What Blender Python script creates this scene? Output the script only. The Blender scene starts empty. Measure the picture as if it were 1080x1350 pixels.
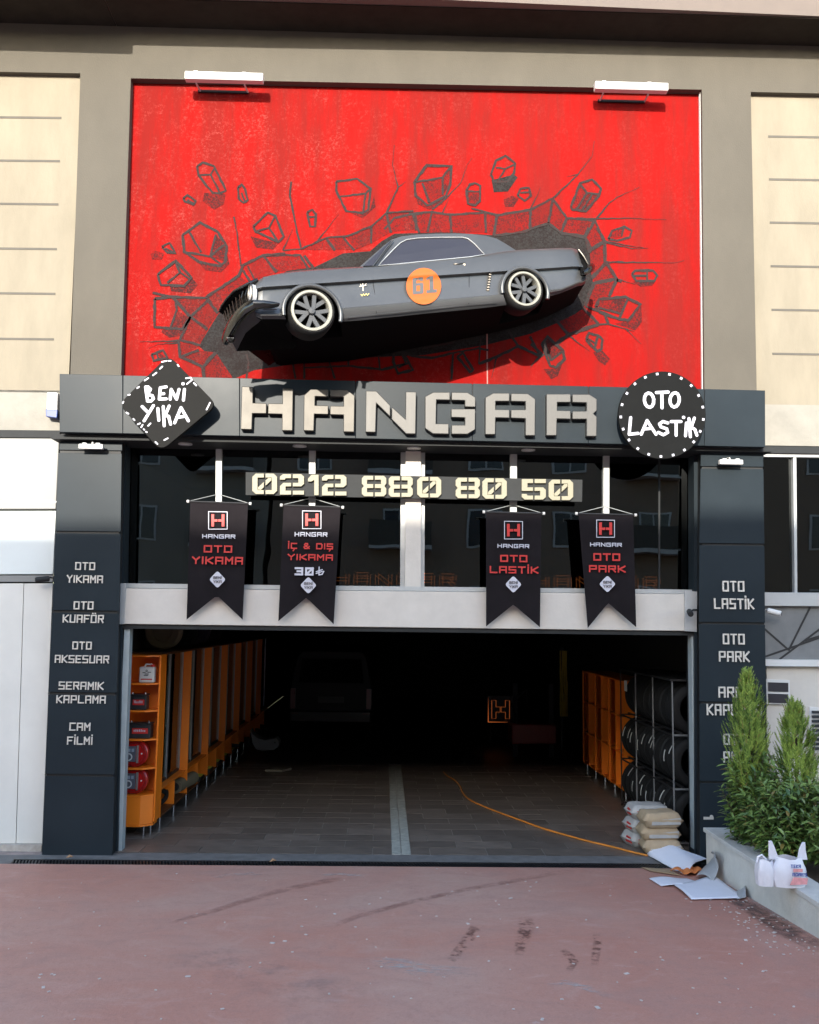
import bpy, bmesh, math, random
from mathutils import Vector, Matrix
random.seed(7)
S = bpy.context.scene
C = S.collection

# ---------------------------------------------------------------- camera
CAM_H, CAM_D, F_PX = 2.42, 10.25, 1261.0
YAW, PITCH, ROLL = math.radians(1.433), math.radians(6.4125), math.radians(0.77)
cf = Vector((math.sin(YAW)*math.cos(PITCH), math.cos(YAW)*math.cos(PITCH), math.sin(PITCH)))
cr0 = Vector((math.cos(YAW), -math.sin(YAW), 0)); cu0 = cr0.cross(cf)
cr = cr0*math.cos(ROLL) + cu0*math.sin(ROLL); cu = cu0*math.cos(ROLL) - cr0*math.sin(ROLL)
CAM = Vector((0, -CAM_D, CAM_H))
cd = bpy.data.cameras.new('camera'); cam = bpy.data.objects.new('camera', cd); C.objects.link(cam)
cd.sensor_fit = 'HORIZONTAL'; cd.sensor_width = 36; cd.lens = F_PX/1080*36; cd.clip_end = 500; cd.clip_start = .05
rot = Matrix((cr, cu, -cf)).transposed()
cam.matrix_world = Matrix.Translation(CAM) @ rot.to_4x4()
S.camera = cam
# ---------------------------------------------------------------- light
SUN = Vector((-.18, -1.0, .32)).normalized()          # towards the sun
elev = math.asin(SUN.z); az = math.atan2(SUN.x, SUN.y)
w = bpy.data.worlds.new('World'); S.world = w; w.use_nodes = True
nt = w.node_tree; bg = nt.nodes['Background']
sky = nt.nodes.new('ShaderNodeTexSky'); sky.sky_type = 'NISHITA'; sky.sun_disc = False
sky.sun_elevation = elev; sky.sun_rotation = az; sky.air_density = 1.0; sky.dust_density = 1.0; sky.ozone_density = 1.0
nt.links.new(sky.outputs[0], bg.inputs[0]); bg.inputs[1].default_value = 0.15
sd = bpy.data.lights.new('sun', 'SUN'); sd.energy = 2.0; sd.angle = math.radians(.53); sd.color = (1, .93, .82)
so = bpy.data.objects.new('sun', sd); C.objects.link(so)
so.rotation_euler = SUN.to_track_quat('Z', 'Y').to_euler()
S.view_settings.view_transform = 'Standard'; S.view_settings.look = 'None'; S.view_settings.gamma = 1
S.view_settings.exposure = 2.12
S.view_settings.use_curve_mapping = False

# ---------------------------------------------------------------- measuring the photograph's perspective
def ray(px, py): return cf + cr*((px-540)/F_PX) - cu*((py-675)/F_PX)
def W(px, py, Y):                       # point seen at a pixel, on the upright plane y = Y
    d = ray(px, py); return CAM + d*((Y+CAM_D)/d.y)
def G(px, py, z=0):                     # point on a level plane
    d = ray(px, py); return CAM + d*((z-CAM_H)/d.z)
GS = .062
def gz(y): return GS*max(0, min(-y-.35, 16.0))
def GD(px, py, up=0):                   # point on the sloping driveway
    d = ray(px, py); t = (up + GS*(CAM_D-.35) - CAM_H)/(d.z + GS*d.y); return CAM + d*t
def PX(px, py, x):
    d = ray(px, py); return CAM + d*(x/d.x)

# ---------------------------------------------------------------- materials
MATS = {}
def mat(name, col, rough=.6, metal=0., var=.12, scale=6., bump=.0, bscale=60., spec=.5, emit=None, estr=0, stretch=None, coat=0):
    if name in MATS: return MATS[name]
    m = bpy.data.materials.new(name); m.use_nodes = True; n = m.node_tree.nodes; l = m.node_tree.links
    p = n['Principled BSDF']; p.inputs['Roughness'].default_value = rough; p.inputs['Metallic'].default_value = metal
    p.inputs['Specular IOR Level'].default_value = spec; p.inputs['Coat Weight'].default_value = coat
    tc = n.new('ShaderNodeTexCoord'); mp = n.new('ShaderNodeMapping'); l.new(tc.outputs['Object'], mp.inputs[0])
    if stretch: mp.inputs['Scale'].default_value = stretch
    nz = n.new('ShaderNodeTexNoise'); nz.inputs['Scale'].default_value = scale; nz.inputs['Detail'].default_value = 6; nz.inputs['Roughness'].default_value = .65
    l.new(mp.outputs[0], nz.inputs[0])
    cr_ = n.new('ShaderNodeValToRGB'); e = cr_.color_ramp.elements
    e[0].position = .3; e[1].position = .7
    e[0].color = (*[c*(1-var) for c in col], 1); e[1].color = (*[min(1, c*(1+var)) for c in col], 1)
    l.new(nz.outputs[0], cr_.inputs[0]); l.new(cr_.outputs[0], p.inputs['Base Color'])
    rr = n.new('ShaderNodeMapRange'); rr.inputs[3].default_value = max(0, rough-.08); rr.inputs[4].default_value = min(1, rough+.08)
    l.new(nz.outputs[0], rr.inputs[0]); l.new(rr.outputs[0], p.inputs['Roughness'])
    if bump:
        nb = n.new('ShaderNodeTexNoise'); nb.inputs['Scale'].default_value = bscale; nb.inputs['Detail'].default_value = 4
        l.new(mp.outputs[0], nb.inputs[0]); b = n.new('ShaderNodeBump'); b.inputs['Strength'].default_value = bump; b.inputs['Distance'].default_value = .01
        l.new(nb.outputs[0], b.inputs['Height']); l.new(b.outputs[0], p.inputs['Normal'])
    if emit: p.inputs['Emission Color'].default_value = (*emit, 1); p.inputs['Emission Strength'].default_value = estr
    MATS[name] = m; return m
def mixnode(n, l, fac, a, b):
    x = n.new('ShaderNodeMix'); x.data_type = 'RGBA'
    for s, v in ((0, fac), (6, a), (7, b)):
        if hasattr(v, 'links') or hasattr(v, 'is_linked'): l.new(v, x.inputs[s])
        else: x.inputs[s].default_value = v if s == 0 else (*v, 1)
    return x.outputs[2]
def noise(n, l, vec, scale, detail=5, rough=.6, scl=None, dist=0):
    if scl:
        mp = n.new('ShaderNodeMapping'); mp.inputs['Scale'].default_value = scl; l.new(vec, mp.inputs[0]); vec = mp.outputs[0]
    t = n.new('ShaderNodeTexNoise'); t.inputs['Scale'].default_value = scale; t.inputs['Detail'].default_value = detail; t.inputs['Roughness'].default_value = rough
    t.inputs['Distortion'].default_value = dist
    l.new(vec, t.inputs[0]); return t.outputs[0]
def ramp(n, l, v, a, b, ca=0., cb=1.):
    r = n.new('ShaderNodeMapRange'); r.clamp = True
    for i, q in enumerate((a, b, ca, cb)): r.inputs[i+1].default_value = q
    l.new(v, r.inputs[0]); return r.outputs[0]
def red_mat(name, ink=0.0, solid=0.0):
    """painted red render; ink = share of charcoal speckle drawn over it"""
    m = bpy.data.materials.new(name); m.use_nodes = True; n = m.node_tree.nodes; l = m.node_tree.links; p = n['Principled BSDF']
    p.inputs['Roughness'].default_value = .85; p.inputs['Specular IOR Level'].default_value = .04
    g = n.new('ShaderNodeNewGeometry').outputs['Position']
    a = noise(n, l, g, 1.0, 6, .7, (2.6, 1, .30)); fine = noise(n, l, g, 34, 6, .8); mid = noise(n, l, g, 3.2, 6, .7, (1.6, 1, .7))
    col = mixnode(n, l, ramp(n, l, a, .42, .60), (.245, .0075, .0065), (.175, .012, .010))
    sp = n.new('ShaderNodeMath'); sp.operation = 'MULTIPLY'; l.new(ramp(n, l, fine, .50, .68), sp.inputs[0]); l.new(ramp(n, l, mid, .42, .66), sp.inputs[1])
    sx = n.new('ShaderNodeSeparateXYZ'); l.new(g, sx.inputs[0])
    lf = ramp(n, l, sx.outputs[0], 1.8, -.8, .22, .75)
    sp2 = n.new('ShaderNodeMath'); sp2.operation = 'MULTIPLY'; l.new(sp.outputs[0], sp2.inputs[0]); l.new(lf, sp2.inputs[1])
    col = mixnode(n, l, sp2.outputs[0], col, (.36, .075, .062))
    if ink:
        f1 = noise(n, l, g, 55, 5, .85); f2 = noise(n, l, g, 5, 4, .6)
        ad = n.new('ShaderNodeMath'); ad.operation = 'MULTIPLY_ADD'; ad.inputs[1].default_value = .35; l.new(f2, ad.inputs[0]); l.new(f1, ad.inputs[2])
        k = ramp(n, l, ad.outputs[0], .80-ink*.4, .92-ink*.4, 0, min(1, .55+ink*.5))
        base = mixnode(n, l, .38, col, (.05, .012, .011)) if not solid else mixnode(n, l, solid, col, (.016, .0155, .015))
        col = mixnode(n, l, k, base, (.016, .016, .016) if not solid else (.034, .033, .032))
    l.new(col, p.inputs['Base Color'])
    b = n.new('ShaderNodeBump'); b.inputs['Strength'].default_value = .35; b.inputs['Distance'].default_value = .004; l.new(fine, b.inputs['Height']); l.new(b.outputs[0], p.inputs['Normal'])
    MATS[name] = m; return m
M_red = red_mat('red_paint'); M_ink = red_mat('charcoal_line', .62, .85); M_shade = red_mat('charcoal_hatching', .50); M_face = red_mat('charcoal_tint', .36)
M_void = red_mat('charcoal_fill', .45, .98)
M_wall = mat('taupe_render', (.099, .090, .074), .85, var=.10, scale=1.6, bump=.25, bscale=90, stretch=(1, 1, .5), spec=.2)
M_cream = mat('cream_render', (.235, .208, .158), .85, stretch=(1.6, 1, .5), var=.10, scale=2.2, bump=.25, bscale=80, spec=.2)
M_conc = mat('pale_concrete', (.265, .252, .218), .85, var=.12, scale=4, bump=.2, bscale=60, spec=.2)
M_groove = mat('groove_grey', (.10, .092, .078), .9)
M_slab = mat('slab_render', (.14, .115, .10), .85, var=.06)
M_soff = mat('shade_painted_underside', (.035, .030, .024), .9, var=.2, spec=.1)  # dark colour paints in the shade under the balcony slab
M_clad = mat('anthracite_cladding', (.0195, .0265, .032), .34, .0, var=.12, scale=1.2, spec=.10)
M_cladd = mat('joint_black', (.008, .009, .01), .6)
M_white = mat('white_render', (.55, .515, .465), .75, var=.06, scale=5, bump=.12, bscale=40, spec=.3)
M_door = mat('white_sheet_metal', (.66, .65, .60), .45, var=.06, scale=1.5)
M_shut = mat('white_shutter_box', (.22, .222, .212), .5, var=.06, scale=1.5)
M_alu = mat('pale_aluminium', (.44, .45, .445), .4, .25, var=.05)
M_jamb = mat('grey_green_metal', (.42, .48, .49), .45, .2, var=.08)
M_blk = mat('black_metal', (.014, .014, .015), .45)
M_dgrey = mat('dark_grey_metal', (.030, .032, .033), .6, spec=.12)
M_wl = mat('white_plastic', (.60, .60, .59), .4, var=.03)
M_ink2 = mat('white_print', (.50, .50, .56), .5, var=.03)
M_redp = mat('red_print', (.50, .022, .018), .5, var=.05)
M_cloth = mat('black_cloth', (.0125, .0105, .012), .85, var=.2, scale=5, bump=.3, bscale=9, spec=.08)
M_gold = mat('cream_acrylic', (.225, .21, .145), .5, var=.04)
M_chrome = mat('polished_steel', (.115, .105, .092), .36, 1.0, var=.05, scale=3)
M_pol = mat('polished_letter_steel', (.080, .075, .067), .5, .75, var=.08, scale=4)
M_brush = mat('brushed_steel', (.088, .086, .082), .52, .7, var=.09, scale=60, stretch=(1, 1, .06))
M_letter = mat('pale_letter_metal', (.62, .58, .52), .45, .2, var=.15, scale=20)
M_sign = mat('sign_graphite', (.0125, .0125, .012), .6, spec=.06, var=.1, scale=3)
M_orange = mat('orange_melamine', (.80, .19, .008), .45, var=.06, scale=3)
M_chr2 = mat('chrome_leg', (.6, .6, .6), .15, 1.0)
M_rub = mat('tyre_rubber', (.0065, .0065, .0065), .7, spec=.3, var=.3, scale=20, bump=.2, bscale=50)
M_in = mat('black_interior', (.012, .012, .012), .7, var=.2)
M_body = mat('graphite_car_paint', (.082, .084, .085), .34, .35, var=.12, scale=1.4, bump=.03, bscale=3, coat=.12)
M_under = mat('underbody_black', (.006, .006, .006), .95, spec=.05)
M_glassd = mat('painted_window_grey', (.026, .025, .032), .35, var=.06, scale=2, coat=.1)
M_bump = mat('dark_chrome', (.06, .06, .06), .14, .9, var=.2)
M_wwall = mat('whitewall', (.29, .285, .24), .55, var=.05)
M_spoke = mat('grey_wheel_paint', (.060, .063, .066), .5, .0, var=.1)
M_badge = mat('orange_vinyl', (.46, .095, .008), .5, var=.04, scale=8)
M_bnum = mat('grey_number', (.09, .09, .09), .4)
M_led = mat('orange_led', (.5, .14, .03), .5, emit=(1, .25, .06), estr=1.3)
M_ledb = mat('orange_led_bright', (.5, .14, .03), .5, emit=(1, .23, .05), estr=.10)

def glass_mat(name, tint=(.20, .22, .22), refl=.09, rough=.0):
    m = bpy.data.materials.new(name); m.use_nodes = True; n = m.node_tree.nodes; l = m.node_tree.links; n.clear()
    o = n.new('ShaderNodeOutputMaterial'); t = n.new('ShaderNodeBsdfTransparent'); t.inputs[0].default_value = (*tint, 1)
    g = n.new('ShaderNodeBsdfGlossy'); g.inputs['Roughness'].default_value = rough; g.inputs[0].default_value = (.9, .95, .95, 1)
    f = n.new('ShaderNodeFresnel'); f.inputs[0].default_value = 1.5 if name == 'window_glass' else 1.18
    a = n.new('ShaderNodeMath'); a.operation = 'ADD'; a.use_clamp = True; a.inputs[1].default_value = refl-.04; l.new(f.outputs[0], a.inputs[0])
    x = n.new('ShaderNodeMixShader'); l.new(a.outputs[0], x.inputs[0]); l.new(t.outputs[0], x.inputs[1]); l.new(g.outputs[0], x.inputs[2]); l.new(x.outputs[0], o.inputs[0])
    tc = n.new('ShaderNodeTexCoord'); nz = noise(n, l, tc.outputs['Object'], .9, 2); b = n.new('ShaderNodeBump'); b.inputs['Strength'].default_value = .12; b.inputs['Distance'].default_value = .02
    l.new(nz, b.inputs['Height']); l.new(b.outputs[0], g.inputs['Normal'])
    MATS[name] = m; return m
M_glass = glass_mat('window_glass', (.12, .13, .13), .07)
M_cabglass = glass_mat('cabinet_glass', (.85, .85, .85), .05)

# ---------------------------------------------------------------- mesh builder
class MB:
    def __init__(s): s.bm = bmesh.new()
    def prism(s, pts, d):
        b = s.bm; f = [b.verts.new(p) for p in pts]; k = [b.verts.new(Vector(p)+d) for p in pts]; n = len(f)
        b.faces.new(f); b.faces.new(k[::-1])
        for i in range(n): b.faces.new((f[i], k[i], k[(i+1) % n], f[(i+1) % n]))
        return s
    def pp(s, px, Y, t, dy=0):          # px outline on plane Y, thickness t going back
        return s.prism([W(x, y, Y) for x, y in px], Vector((0, t, 0)))
    def face(s, pts): s.bm.faces.new([s.bm.verts.new(p) for p in pts]); return s
    def box(s, x0, x1, y0, y1, z0, z1):
        return s.prism([(x0, y0, z0), (x1, y0, z0), (x1, y0, z1), (x0, y0, z1)], Vector((0, y1-y0, 0)))
    def obox(s, c, ax, ay, az_):         # oriented box: centre and half-axis vectors
        c = Vector(c); ax, ay, az_ = Vector(ax), Vector(ay), Vector(az_)
        return s.prism([c-ax-ay-az_, c+ax-ay-az_, c+ax-ay+az_, c-ax-ay+az_], ay*2)
    def tube(s, pts, r, seg=8, closed=False):
        b = s.bm; pts = [Vector(p) for p in pts]; n = len(pts); rings = []; up = None
        rr = r if isinstance(r, (list, tuple)) else [r]*n
        for i, p in enumerate(pts):
            if closed: t = pts[(i+1) % n]-pts[i-1]
            else: t = pts[min(i+1, n-1)]-pts[max(i-1, 0)]
            t.normalize()
            if up is None: up = Vector((0, 0, 1)) if abs(t.z) < .9 else Vector((1, 0, 0))
            a = t.cross(up).normalized(); up = a.cross(t).normalized()
            rings.append([b.verts.new(p+(a*math.cos(2*math.pi*j/seg)+up*math.sin(2*math.pi*j/seg))*rr[i]) for j in range(seg)])
        for i in range(n if closed else n-1):
            A, B = rings[i], rings[(i+1) % n]
            for j in range(seg): b.faces.new((A[j], A[(j+1) % seg], B[(j+1) % seg], B[j]))
        if not closed: b.faces.new(rings[0][::-1]); b.faces.new(rings[-1])
        return s
    def lathe(s, prof, c=(0, 0, 0), axis='y', seg=40, closed=True):
        b = s.bm; c = Vector(c); rings = []
        for j in range(seg):
            a = 2*math.pi*j/seg; ca, sa = math.cos(a), math.sin(a)
            rings.append([b.verts.new(c + (Vector((r*ca, h, r*sa)) if axis == 'y' else Vector((r*ca, r*sa, h)) if axis == 'z' else Vector((h, r*ca, r*sa)))) for r, h in prof])
        m = len(prof)
        for j in range(seg):
            A, B = rings[j], rings[(j+1) % seg]
            for i in range(m if closed else m-1): b.faces.new((A[i], A[(i+1) % m], B[(i+1) % m], B[i]))
        if not closed: b.faces.new([r[0] for r in rings]); b.faces.new([r[-1] for r in rings])
        return s
    def make(s, name, m, parent=None, smooth=0, bevel=0, recalc=True):
        if recalc: bmesh.ops.recalc_face_normals(s.bm, faces=s.bm.faces)
        if bevel: bmesh.ops.bevel(s.bm, geom=s.bm.edges[:], offset=bevel, segments=1, affect='EDGES', clamp_overlap=True)
        me = bpy.data.meshes.new(name); s.bm.to_mesh(me); s.bm.free()
        if m: me.materials.append(m)
        if smooth:
            for p in me.polygons: p.use_smooth = True
            me.set_sharp_from_angle(angle=math.radians(smooth))
        o = bpy.data.objects.new(name, me); C.objects.link(o)
        if parent: o.parent = parent
        return o
def thing(name, label, cat, loc=(0, 0, 0), group=None):
    o = bpy.data.objects.new(name, None); C.objects.link(o); o.location = loc; o['label'] = label; o['category'] = cat
    o.empty_display_size = .1
    if group: o['group'] = group
    return o
def tag(o, label, cat, group=None):
    o['label'] = label; o['category'] = cat
    if group: o['group'] = group
    return o
def struct(o): o['kind'] = 'structure'; return o
def stuff(o): o['kind'] = 'stuff'; return o
def dup(root, loc=None, label=None):
    r = root.copy(); C.objects.link(r)
    if loc is not None: r.location = loc
    if label: r['label'] = label
    for ch in list(root.children):
        c = ch.copy(); C.objects.link(c); c.parent = r
        for g in ch.children: d = g.copy(); C.objects.link(d); d.parent = c
    return r

# ---------------------------------------------------------------- square stroke lettering
GL = {
'O': [[(0,0),(1,0),(1,1),(0,1),(0,0)]], 'T': [[(0,1),(1,1)],[(.5,1),(.5,0)]], 'Y': [[(0,1),(.5,.52),(1,1)],[(.5,.52),(.5,0)]],
'I': [[(.5,0),(.5,1)]], 'K': [[(0,0),(0,1)],[(1,1),(.15,.5),(1,0)]], 'A': [[(0,0),(0,1),(1,1),(1,0)],[(0,.45),(1,.45)]],
'M': [[(0,0),(0,1),(.5,.45),(1,1),(1,0)]], 'U': [[(0,1),(0,0),(1,0),(1,1)]], 'R': [[(0,0),(0,1),(1,1),(1,.5),(0,.5)],[(.55,.5),(1,0)]],
'F': [[(0,0),(0,1),(1,1)],[(0,.5),(.8,.5)]], 'S': [[(1,1),(0,1),(0,.5),(1,.5),(1,0),(0,0)]], 'E': [[(1,1),(0,1),(0,0),(1,0)],[(0,.5),(.85,.5)]],
'C': [[(1,1),(0,1),(0,0),(1,0)]], 'L': [[(0,1),(0,0),(1,0)]], 'P': [[(0,0),(0,1),(1,1),(1,.45),(0,.45)]], 'H': [[(0,0),(0,1)],[(1,0),(1,1)],[(0,.5),(1,.5)]],
'N': [[(0,0),(0,1),(1,0),(1,1)]], 'G': [[(1,1),(0,1),(0,0),(1,0),(1,.5),(.55,.5)]], 'D': [[(0,0),(0,1),(.85,1),(1,.8),(1,.2),(.85,0),(0,0)]],
'3': [[(0,1),(1,1),(1,0),(0,0)],[(.3,.5),(1,.5)]], '0': [[(0,0),(1,0),(1,1),(0,1),(0,0)],[(0,0),(1,1)]],
'&': [[(1,0),(.1,.75),(.25,1),(.65,1),(.7,.75),(0,.3),(.15,0),(.6,0),(1,.4)]], '\u20ba': [[(.4,1.1),(.4,0),(.8,.1),(1,.5)],[(.05,.45),(.8,.75)],[(.05,.2),(.8,.5)]],
'B': [[(0,0),(0,1),(.9,1),(.9,.55),(0,.52)],[(.9,.52),(1,.45),(1,0),(0,0)]], '6': [[(1,1),(0,1),(0,0),(1,0),(1,.5),(0,.5)]], '1': [[(.2,.8),(.5,1),(.5,0)]],
}
BASE = {'\u0130': 'I', '\u00d6': 'O', '\u00dc': 'U', '\u015e': 'S', '\u00c7': 'C'}
def strokes(text, x0, x1, z0, z1, tw, th=None):
    """rectangles (lists of 4 (x,z)) spelling the text in a world box"""
    ws = {'I': .22, '\u0130': .22, ' ': .55, '1': .6, '\u20ba': .75}
    H = z1-z0; t = tw*H; t2 = (th or tw)*H
    tot = sum(ws.get(c, 1) for c in text); gap = .22 if len(text) > 1 else 0
    u = (x1-x0)/(tot+gap*(len(text)-1)); x = x0; out = []
    for c in text:
        w_ = ws.get(c, 1)*u; b = BASE.get(c, c)
        if b != ' ':
            ax, bx = x+t/2, x+w_-t/2
            if b == 'I': ax, bx = x+w_/2-.5e-4, x+w_/2+.5e-4
            for pl in GL[b]:
                q = [(ax+(bx-ax)*a, z0+t2/2+(H-t2)*v) for a, v in pl]
                for i in range(len(q)-1): out.append((q[i], q[i+1], t))
            if c in ('\u0130',): out.append(((x+w_/2, z1+.16*H), (x+w_/2, z1+.20*H), t))
            if c in ('\u00d6', '\u00dc'): out += [((x+w_*k, z1+.14*H), (x+w_*k, z1+.18*H), t) for k in (.3, .7)]
            if c in ('\u015e', '\u00c7'): out.append(((x+w_*.55, z0-.04*H), (x+w_*.42, z0-.28*H), t*.9))
        x += w_+gap*u
    return out
def seg_poly(a, b, t, ext=.5):
    a = Vector((a[0], a[1])); b = Vector((b[0], b[1])); d = b-a; L = d.length
    d = d/L if L > 1e-9 else Vector((0, 1)); n = Vector((-d.y, d.x))*t/2; e = d*t*ext
    return [a-e-n, b+e-n, b+e+n, a-e+n]
def text_box(mb, text, px0, px1, py0, py1, Y, th=.012, tw=.17):
    """lettering standing th proud of plane Y, squared up in the world"""
    c = W((px0+px1)/2, (py0+py1)/2, Y); s = (Y+CAM_D)/F_PX*1.006
    hw, hh = (px1-px0)/2*s, (py1-py0)/2*s; k = 0
    for a, b, t in strokes(text, c.x-hw, c.x+hw, c.z-hh, c.z+hh, tw):
        q = seg_poly(a, b, t); e = Y-th-.0004*(k % 9); k += 1
        mb.prism([(v.x, e, v.y) for v in q], Vector((0, Y-e, 0)))
    return mb
def capsule(mb, a, b, wpx, Y, th, k):
    """round-ended brush stroke between two pixels"""
    A, B = W(*a, Y), W(*b, Y); A = Vector((A.x, A.z)); B = Vector((B.x, B.z)); d = B-A
    r = wpx/2*(Y+CAM_D)/F_PX; an = math.atan2(d.y, d.x) if d.length > 1e-6 else 0; pts = []
    for i in range(7): t = an+math.pi/2+math.pi*i/6; pts.append(A+Vector((math.cos(t), math.sin(t)))*r)
    for i in range(7): t = an-math.pi/2+math.pi*i/6; pts.append(B+Vector((math.cos(t), math.sin(t)))*r)
    e = Y-th-.0004*(k % 12); mb.prism([(p.x, e, p.y) for p in pts], Vector((0, th*.9, 0)))

# ================================================================ GROUND AND STREET
def drive_mat():
    m = bpy.data.materials.new('red_concrete'); m.use_nodes = True; n = m.node_tree.nodes; l = m.node_tree.links; p = n['Principled BSDF']
    g = n.new('ShaderNodeNewGeometry').outputs['Position']
    a = noise(n, l, g, .45, 7, .62, None, .8); b = noise(n, l, g, 2.2, 10, .72, (1, 1.3, 1), .7); c = noise(n, l, g, 90, 6, .85); d = noise(n, l, g, 9, 8, .75, (.8, 1.4, 1), .3); e2 = noise(n, l, g, 28, 6, .8)
    sx = n.new('ShaderNodeSeparateXYZ'); l.new(g, sx.inputs[0])
    col = mixnode(n, l, ramp(n, l, a, .38, .62), (.49, .235, .175), (.49, .30, .24))
    col = mixnode(n, l, ramp(n, l, sx.outputs[0], .8, 3.4, 0, .55), col, (.40, .155, .115))
    col = mixnode(n, l, ramp(n, l, b, .50, .66, 0, .60), col, (.39, .225, .185))
    col = mixnode(n, l, ramp(n, l, b, .44, .30, 0, .55), col, (.56, .34, .285))
    col = mixnode(n, l, ramp(n, l, e2, .52, .72, 0, .45), col, (.28, .14, .115))
    col = mixnode(n, l, ramp(n, l, c, .52, .72, 0, .45), col, (.56, .42, .38))
    col = mixnode(n, l, ramp(n, l, c, .44, .30, 0, .45), col, (.20, .10, .085))
    col = mixnode(n, l, ramp(n, l, d, .64, .70, 0, .50), col, (.58, .50, .46))
    col = mixnode(n, l, ramp(n, l, d, .34, .29, 0, .65), col, (.17, .085, .07))
    l.new(col, p.inputs['Base Color']); l.new(ramp(n, l, b, .3, .7, .5, .72), p.inputs['Roughness']); p.inputs['Specular IOR Level'].default_value = .35
    bp = n.new('ShaderNodeBump'); bp.inputs['Strength'].default_value = .55; bp.inputs['Distance'].default_value = .008; l.new(e2, bp.inputs['Height']); l.new(bp.outputs[0], p.inputs['Normal'])
    return m
M_drive = drive_mat()
mb = MB(); ys = [-.55, -2, -4, -8, -12, -16.35, -40, -120]
for i in range(len(ys)-1):
    for x0, x1 in ((-120, -8), (-8, 0), (0, 8), (8, 120)):
        mb.face([(x0, ys[i], gz(ys[i])), (x1, ys[i], gz(ys[i])), (x1, ys[i+1], gz(ys[i+1])), (x0, ys[i+1], gz(ys[i+1]))])
bmesh.ops.remove_doubles(mb.bm, verts=mb.bm.verts, dist=1e-4)
o = mb.make('driveway', M_drive, recalc=False); struct(o)
for p in o.data.polygons:
    if p.normal.z < 0: p.flip()
# strip of ground under the facade beyond the drain
M_sill = mat('grey_threshold', (.14, .135, .13), .7, var=.3, scale=8, bump=.2)
DY0, DY1 = -.55, -.36
gr = thing('drain_grate', 'black steel drain grate running the full width of the garage threshold', 'drain', (0, DY0, 0))
gp = lambda o: o
def child(mb_, name, m, par, **k):
    o = mb_.make(name, m, par, **k); o.matrix_parent_inverse = Matrix.Translation(-par.location); return o
mb = MB().box(-3.62, 3.5, DY0, DY0+.018, -.1, .012).box(-3.62, 3.5, DY1-.018, DY1, -.1, .012); child(mb, 'frame', M_blk, gr)
mb = MB().box(-3.62, 3.5, DY0+.018, DY1-.018, -.14, -.10); child(mb, 'channel', M_in, gr)
mb = MB(); x = -3.6
while x < 3.49: mb.obox((x, (DY0+DY1)/2, -.004), (.006, .004, 0), (-.02, .076, 0), (0, 0, .012)); x += .032
stuff(child(mb, 'bar', M_blk, gr))
struct(MB().box(-60, -3.62, DY0, .12, -.3, -.002).make('ground', M_sill))
struct(MB().box(3.5, 60, DY0, .12, -.3, -.0015).make('ground', M_sill))
struct(MB().box(-3.62, 3.5, DY1, -.02, -.3, .0).make('threshold', M_sill))

# ---- garage floor: tiles laid in running bond
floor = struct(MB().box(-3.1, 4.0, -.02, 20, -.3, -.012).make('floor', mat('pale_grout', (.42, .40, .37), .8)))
Mt = []
for i, v in enumerate((.9, 1.0, 1.15, .82)):
    Mt.append(mat('grey_tile_%s' % 'abcd'[i], (.155*v, .128*v, .107*v), .40, var=.35, scale=5, stretch=(1, 3, 1), bump=.08, bscale=20))
tl, tw_ = .60, .30; tms = []
for m in Mt:
    o_ = MB().box(.0045, tl-.0045, .0035, tw_-.0035, -.004, 0).make('tile', m); tms.append(o_.data); bpy.data.objects.remove(o_)
def stripe_x(y): return .18 - .002*y
cnt = 0; far = MB()
r = 0; y = 0.0; Mfar = mat('shade_painted_far_tile', (.032, .032, .033), .35, var=.35, scale=3)  # far tiles coloured darker to paint the shade deeper in the garage
while y < 19.9:
    off = -3.08 - (.3 if r % 2 else 0)
    x = off
    while x < 4.0:
        xa = max(x, -3.08); xb = min(x+tl, 4.0)
        if xb-xa > .05:
            full = (xb-xa) > tl-.001
            segs = [(xa, xb)]
            if y < 6: # leave room for the pale strip
                sx0, sx1 = .12, .32
                if xa < sx1 and xb > sx0: segs = [s_ for s_ in ((xa, min(xb, sx0)), (max(xa, sx1), xb)) if s_[1]-s_[0] > .02]; full = False
            for (a, b_) in segs:
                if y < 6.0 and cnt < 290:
                    if full:
                        o_ = bpy.data.objects.new('tile', random.choice(tms)); C.objects.link(o_); o_.location = (x, y, random.uniform(-.0012, .0012))
                    else:
                        o_ = MB().box(a+.003, b_-.003, y+.003, y+tw_-.003, -.012, random.uniform(-.001, .001)).make('tile', random.choice(Mt))
                    o_.parent = floor; cnt += 1
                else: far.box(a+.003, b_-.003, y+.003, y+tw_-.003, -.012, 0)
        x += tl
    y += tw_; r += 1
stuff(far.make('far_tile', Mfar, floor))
M_strip = mat('pale_strip_tile', (.33, .34, .30), .6, var=.3, scale=14, bump=.1)
y = 0
while y < 5.95:
    for a, b_ in ((.123, .215), (.225, .317)):
        MB().box(a, b_, y+.004, y+.596, -.012, .001).make('strip_tile', M_strip, floor)
    y += .6

# ================================================================ THE BUILDING
B = thing('building', 'taupe and cream building with a dark garage bay and a red recessed wall panel', 'building')
def part(mb_, name, m, par=None, label=None, **k):
    o = mb_.make(name, m, par or B, **k)
    if label: o['label'] = label
    return o
XL, XR = -2.94, 3.49           # red recess
ZT = 8.46                      # top of recesses
XCL, XCR = -3.47, 4.06
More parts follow.
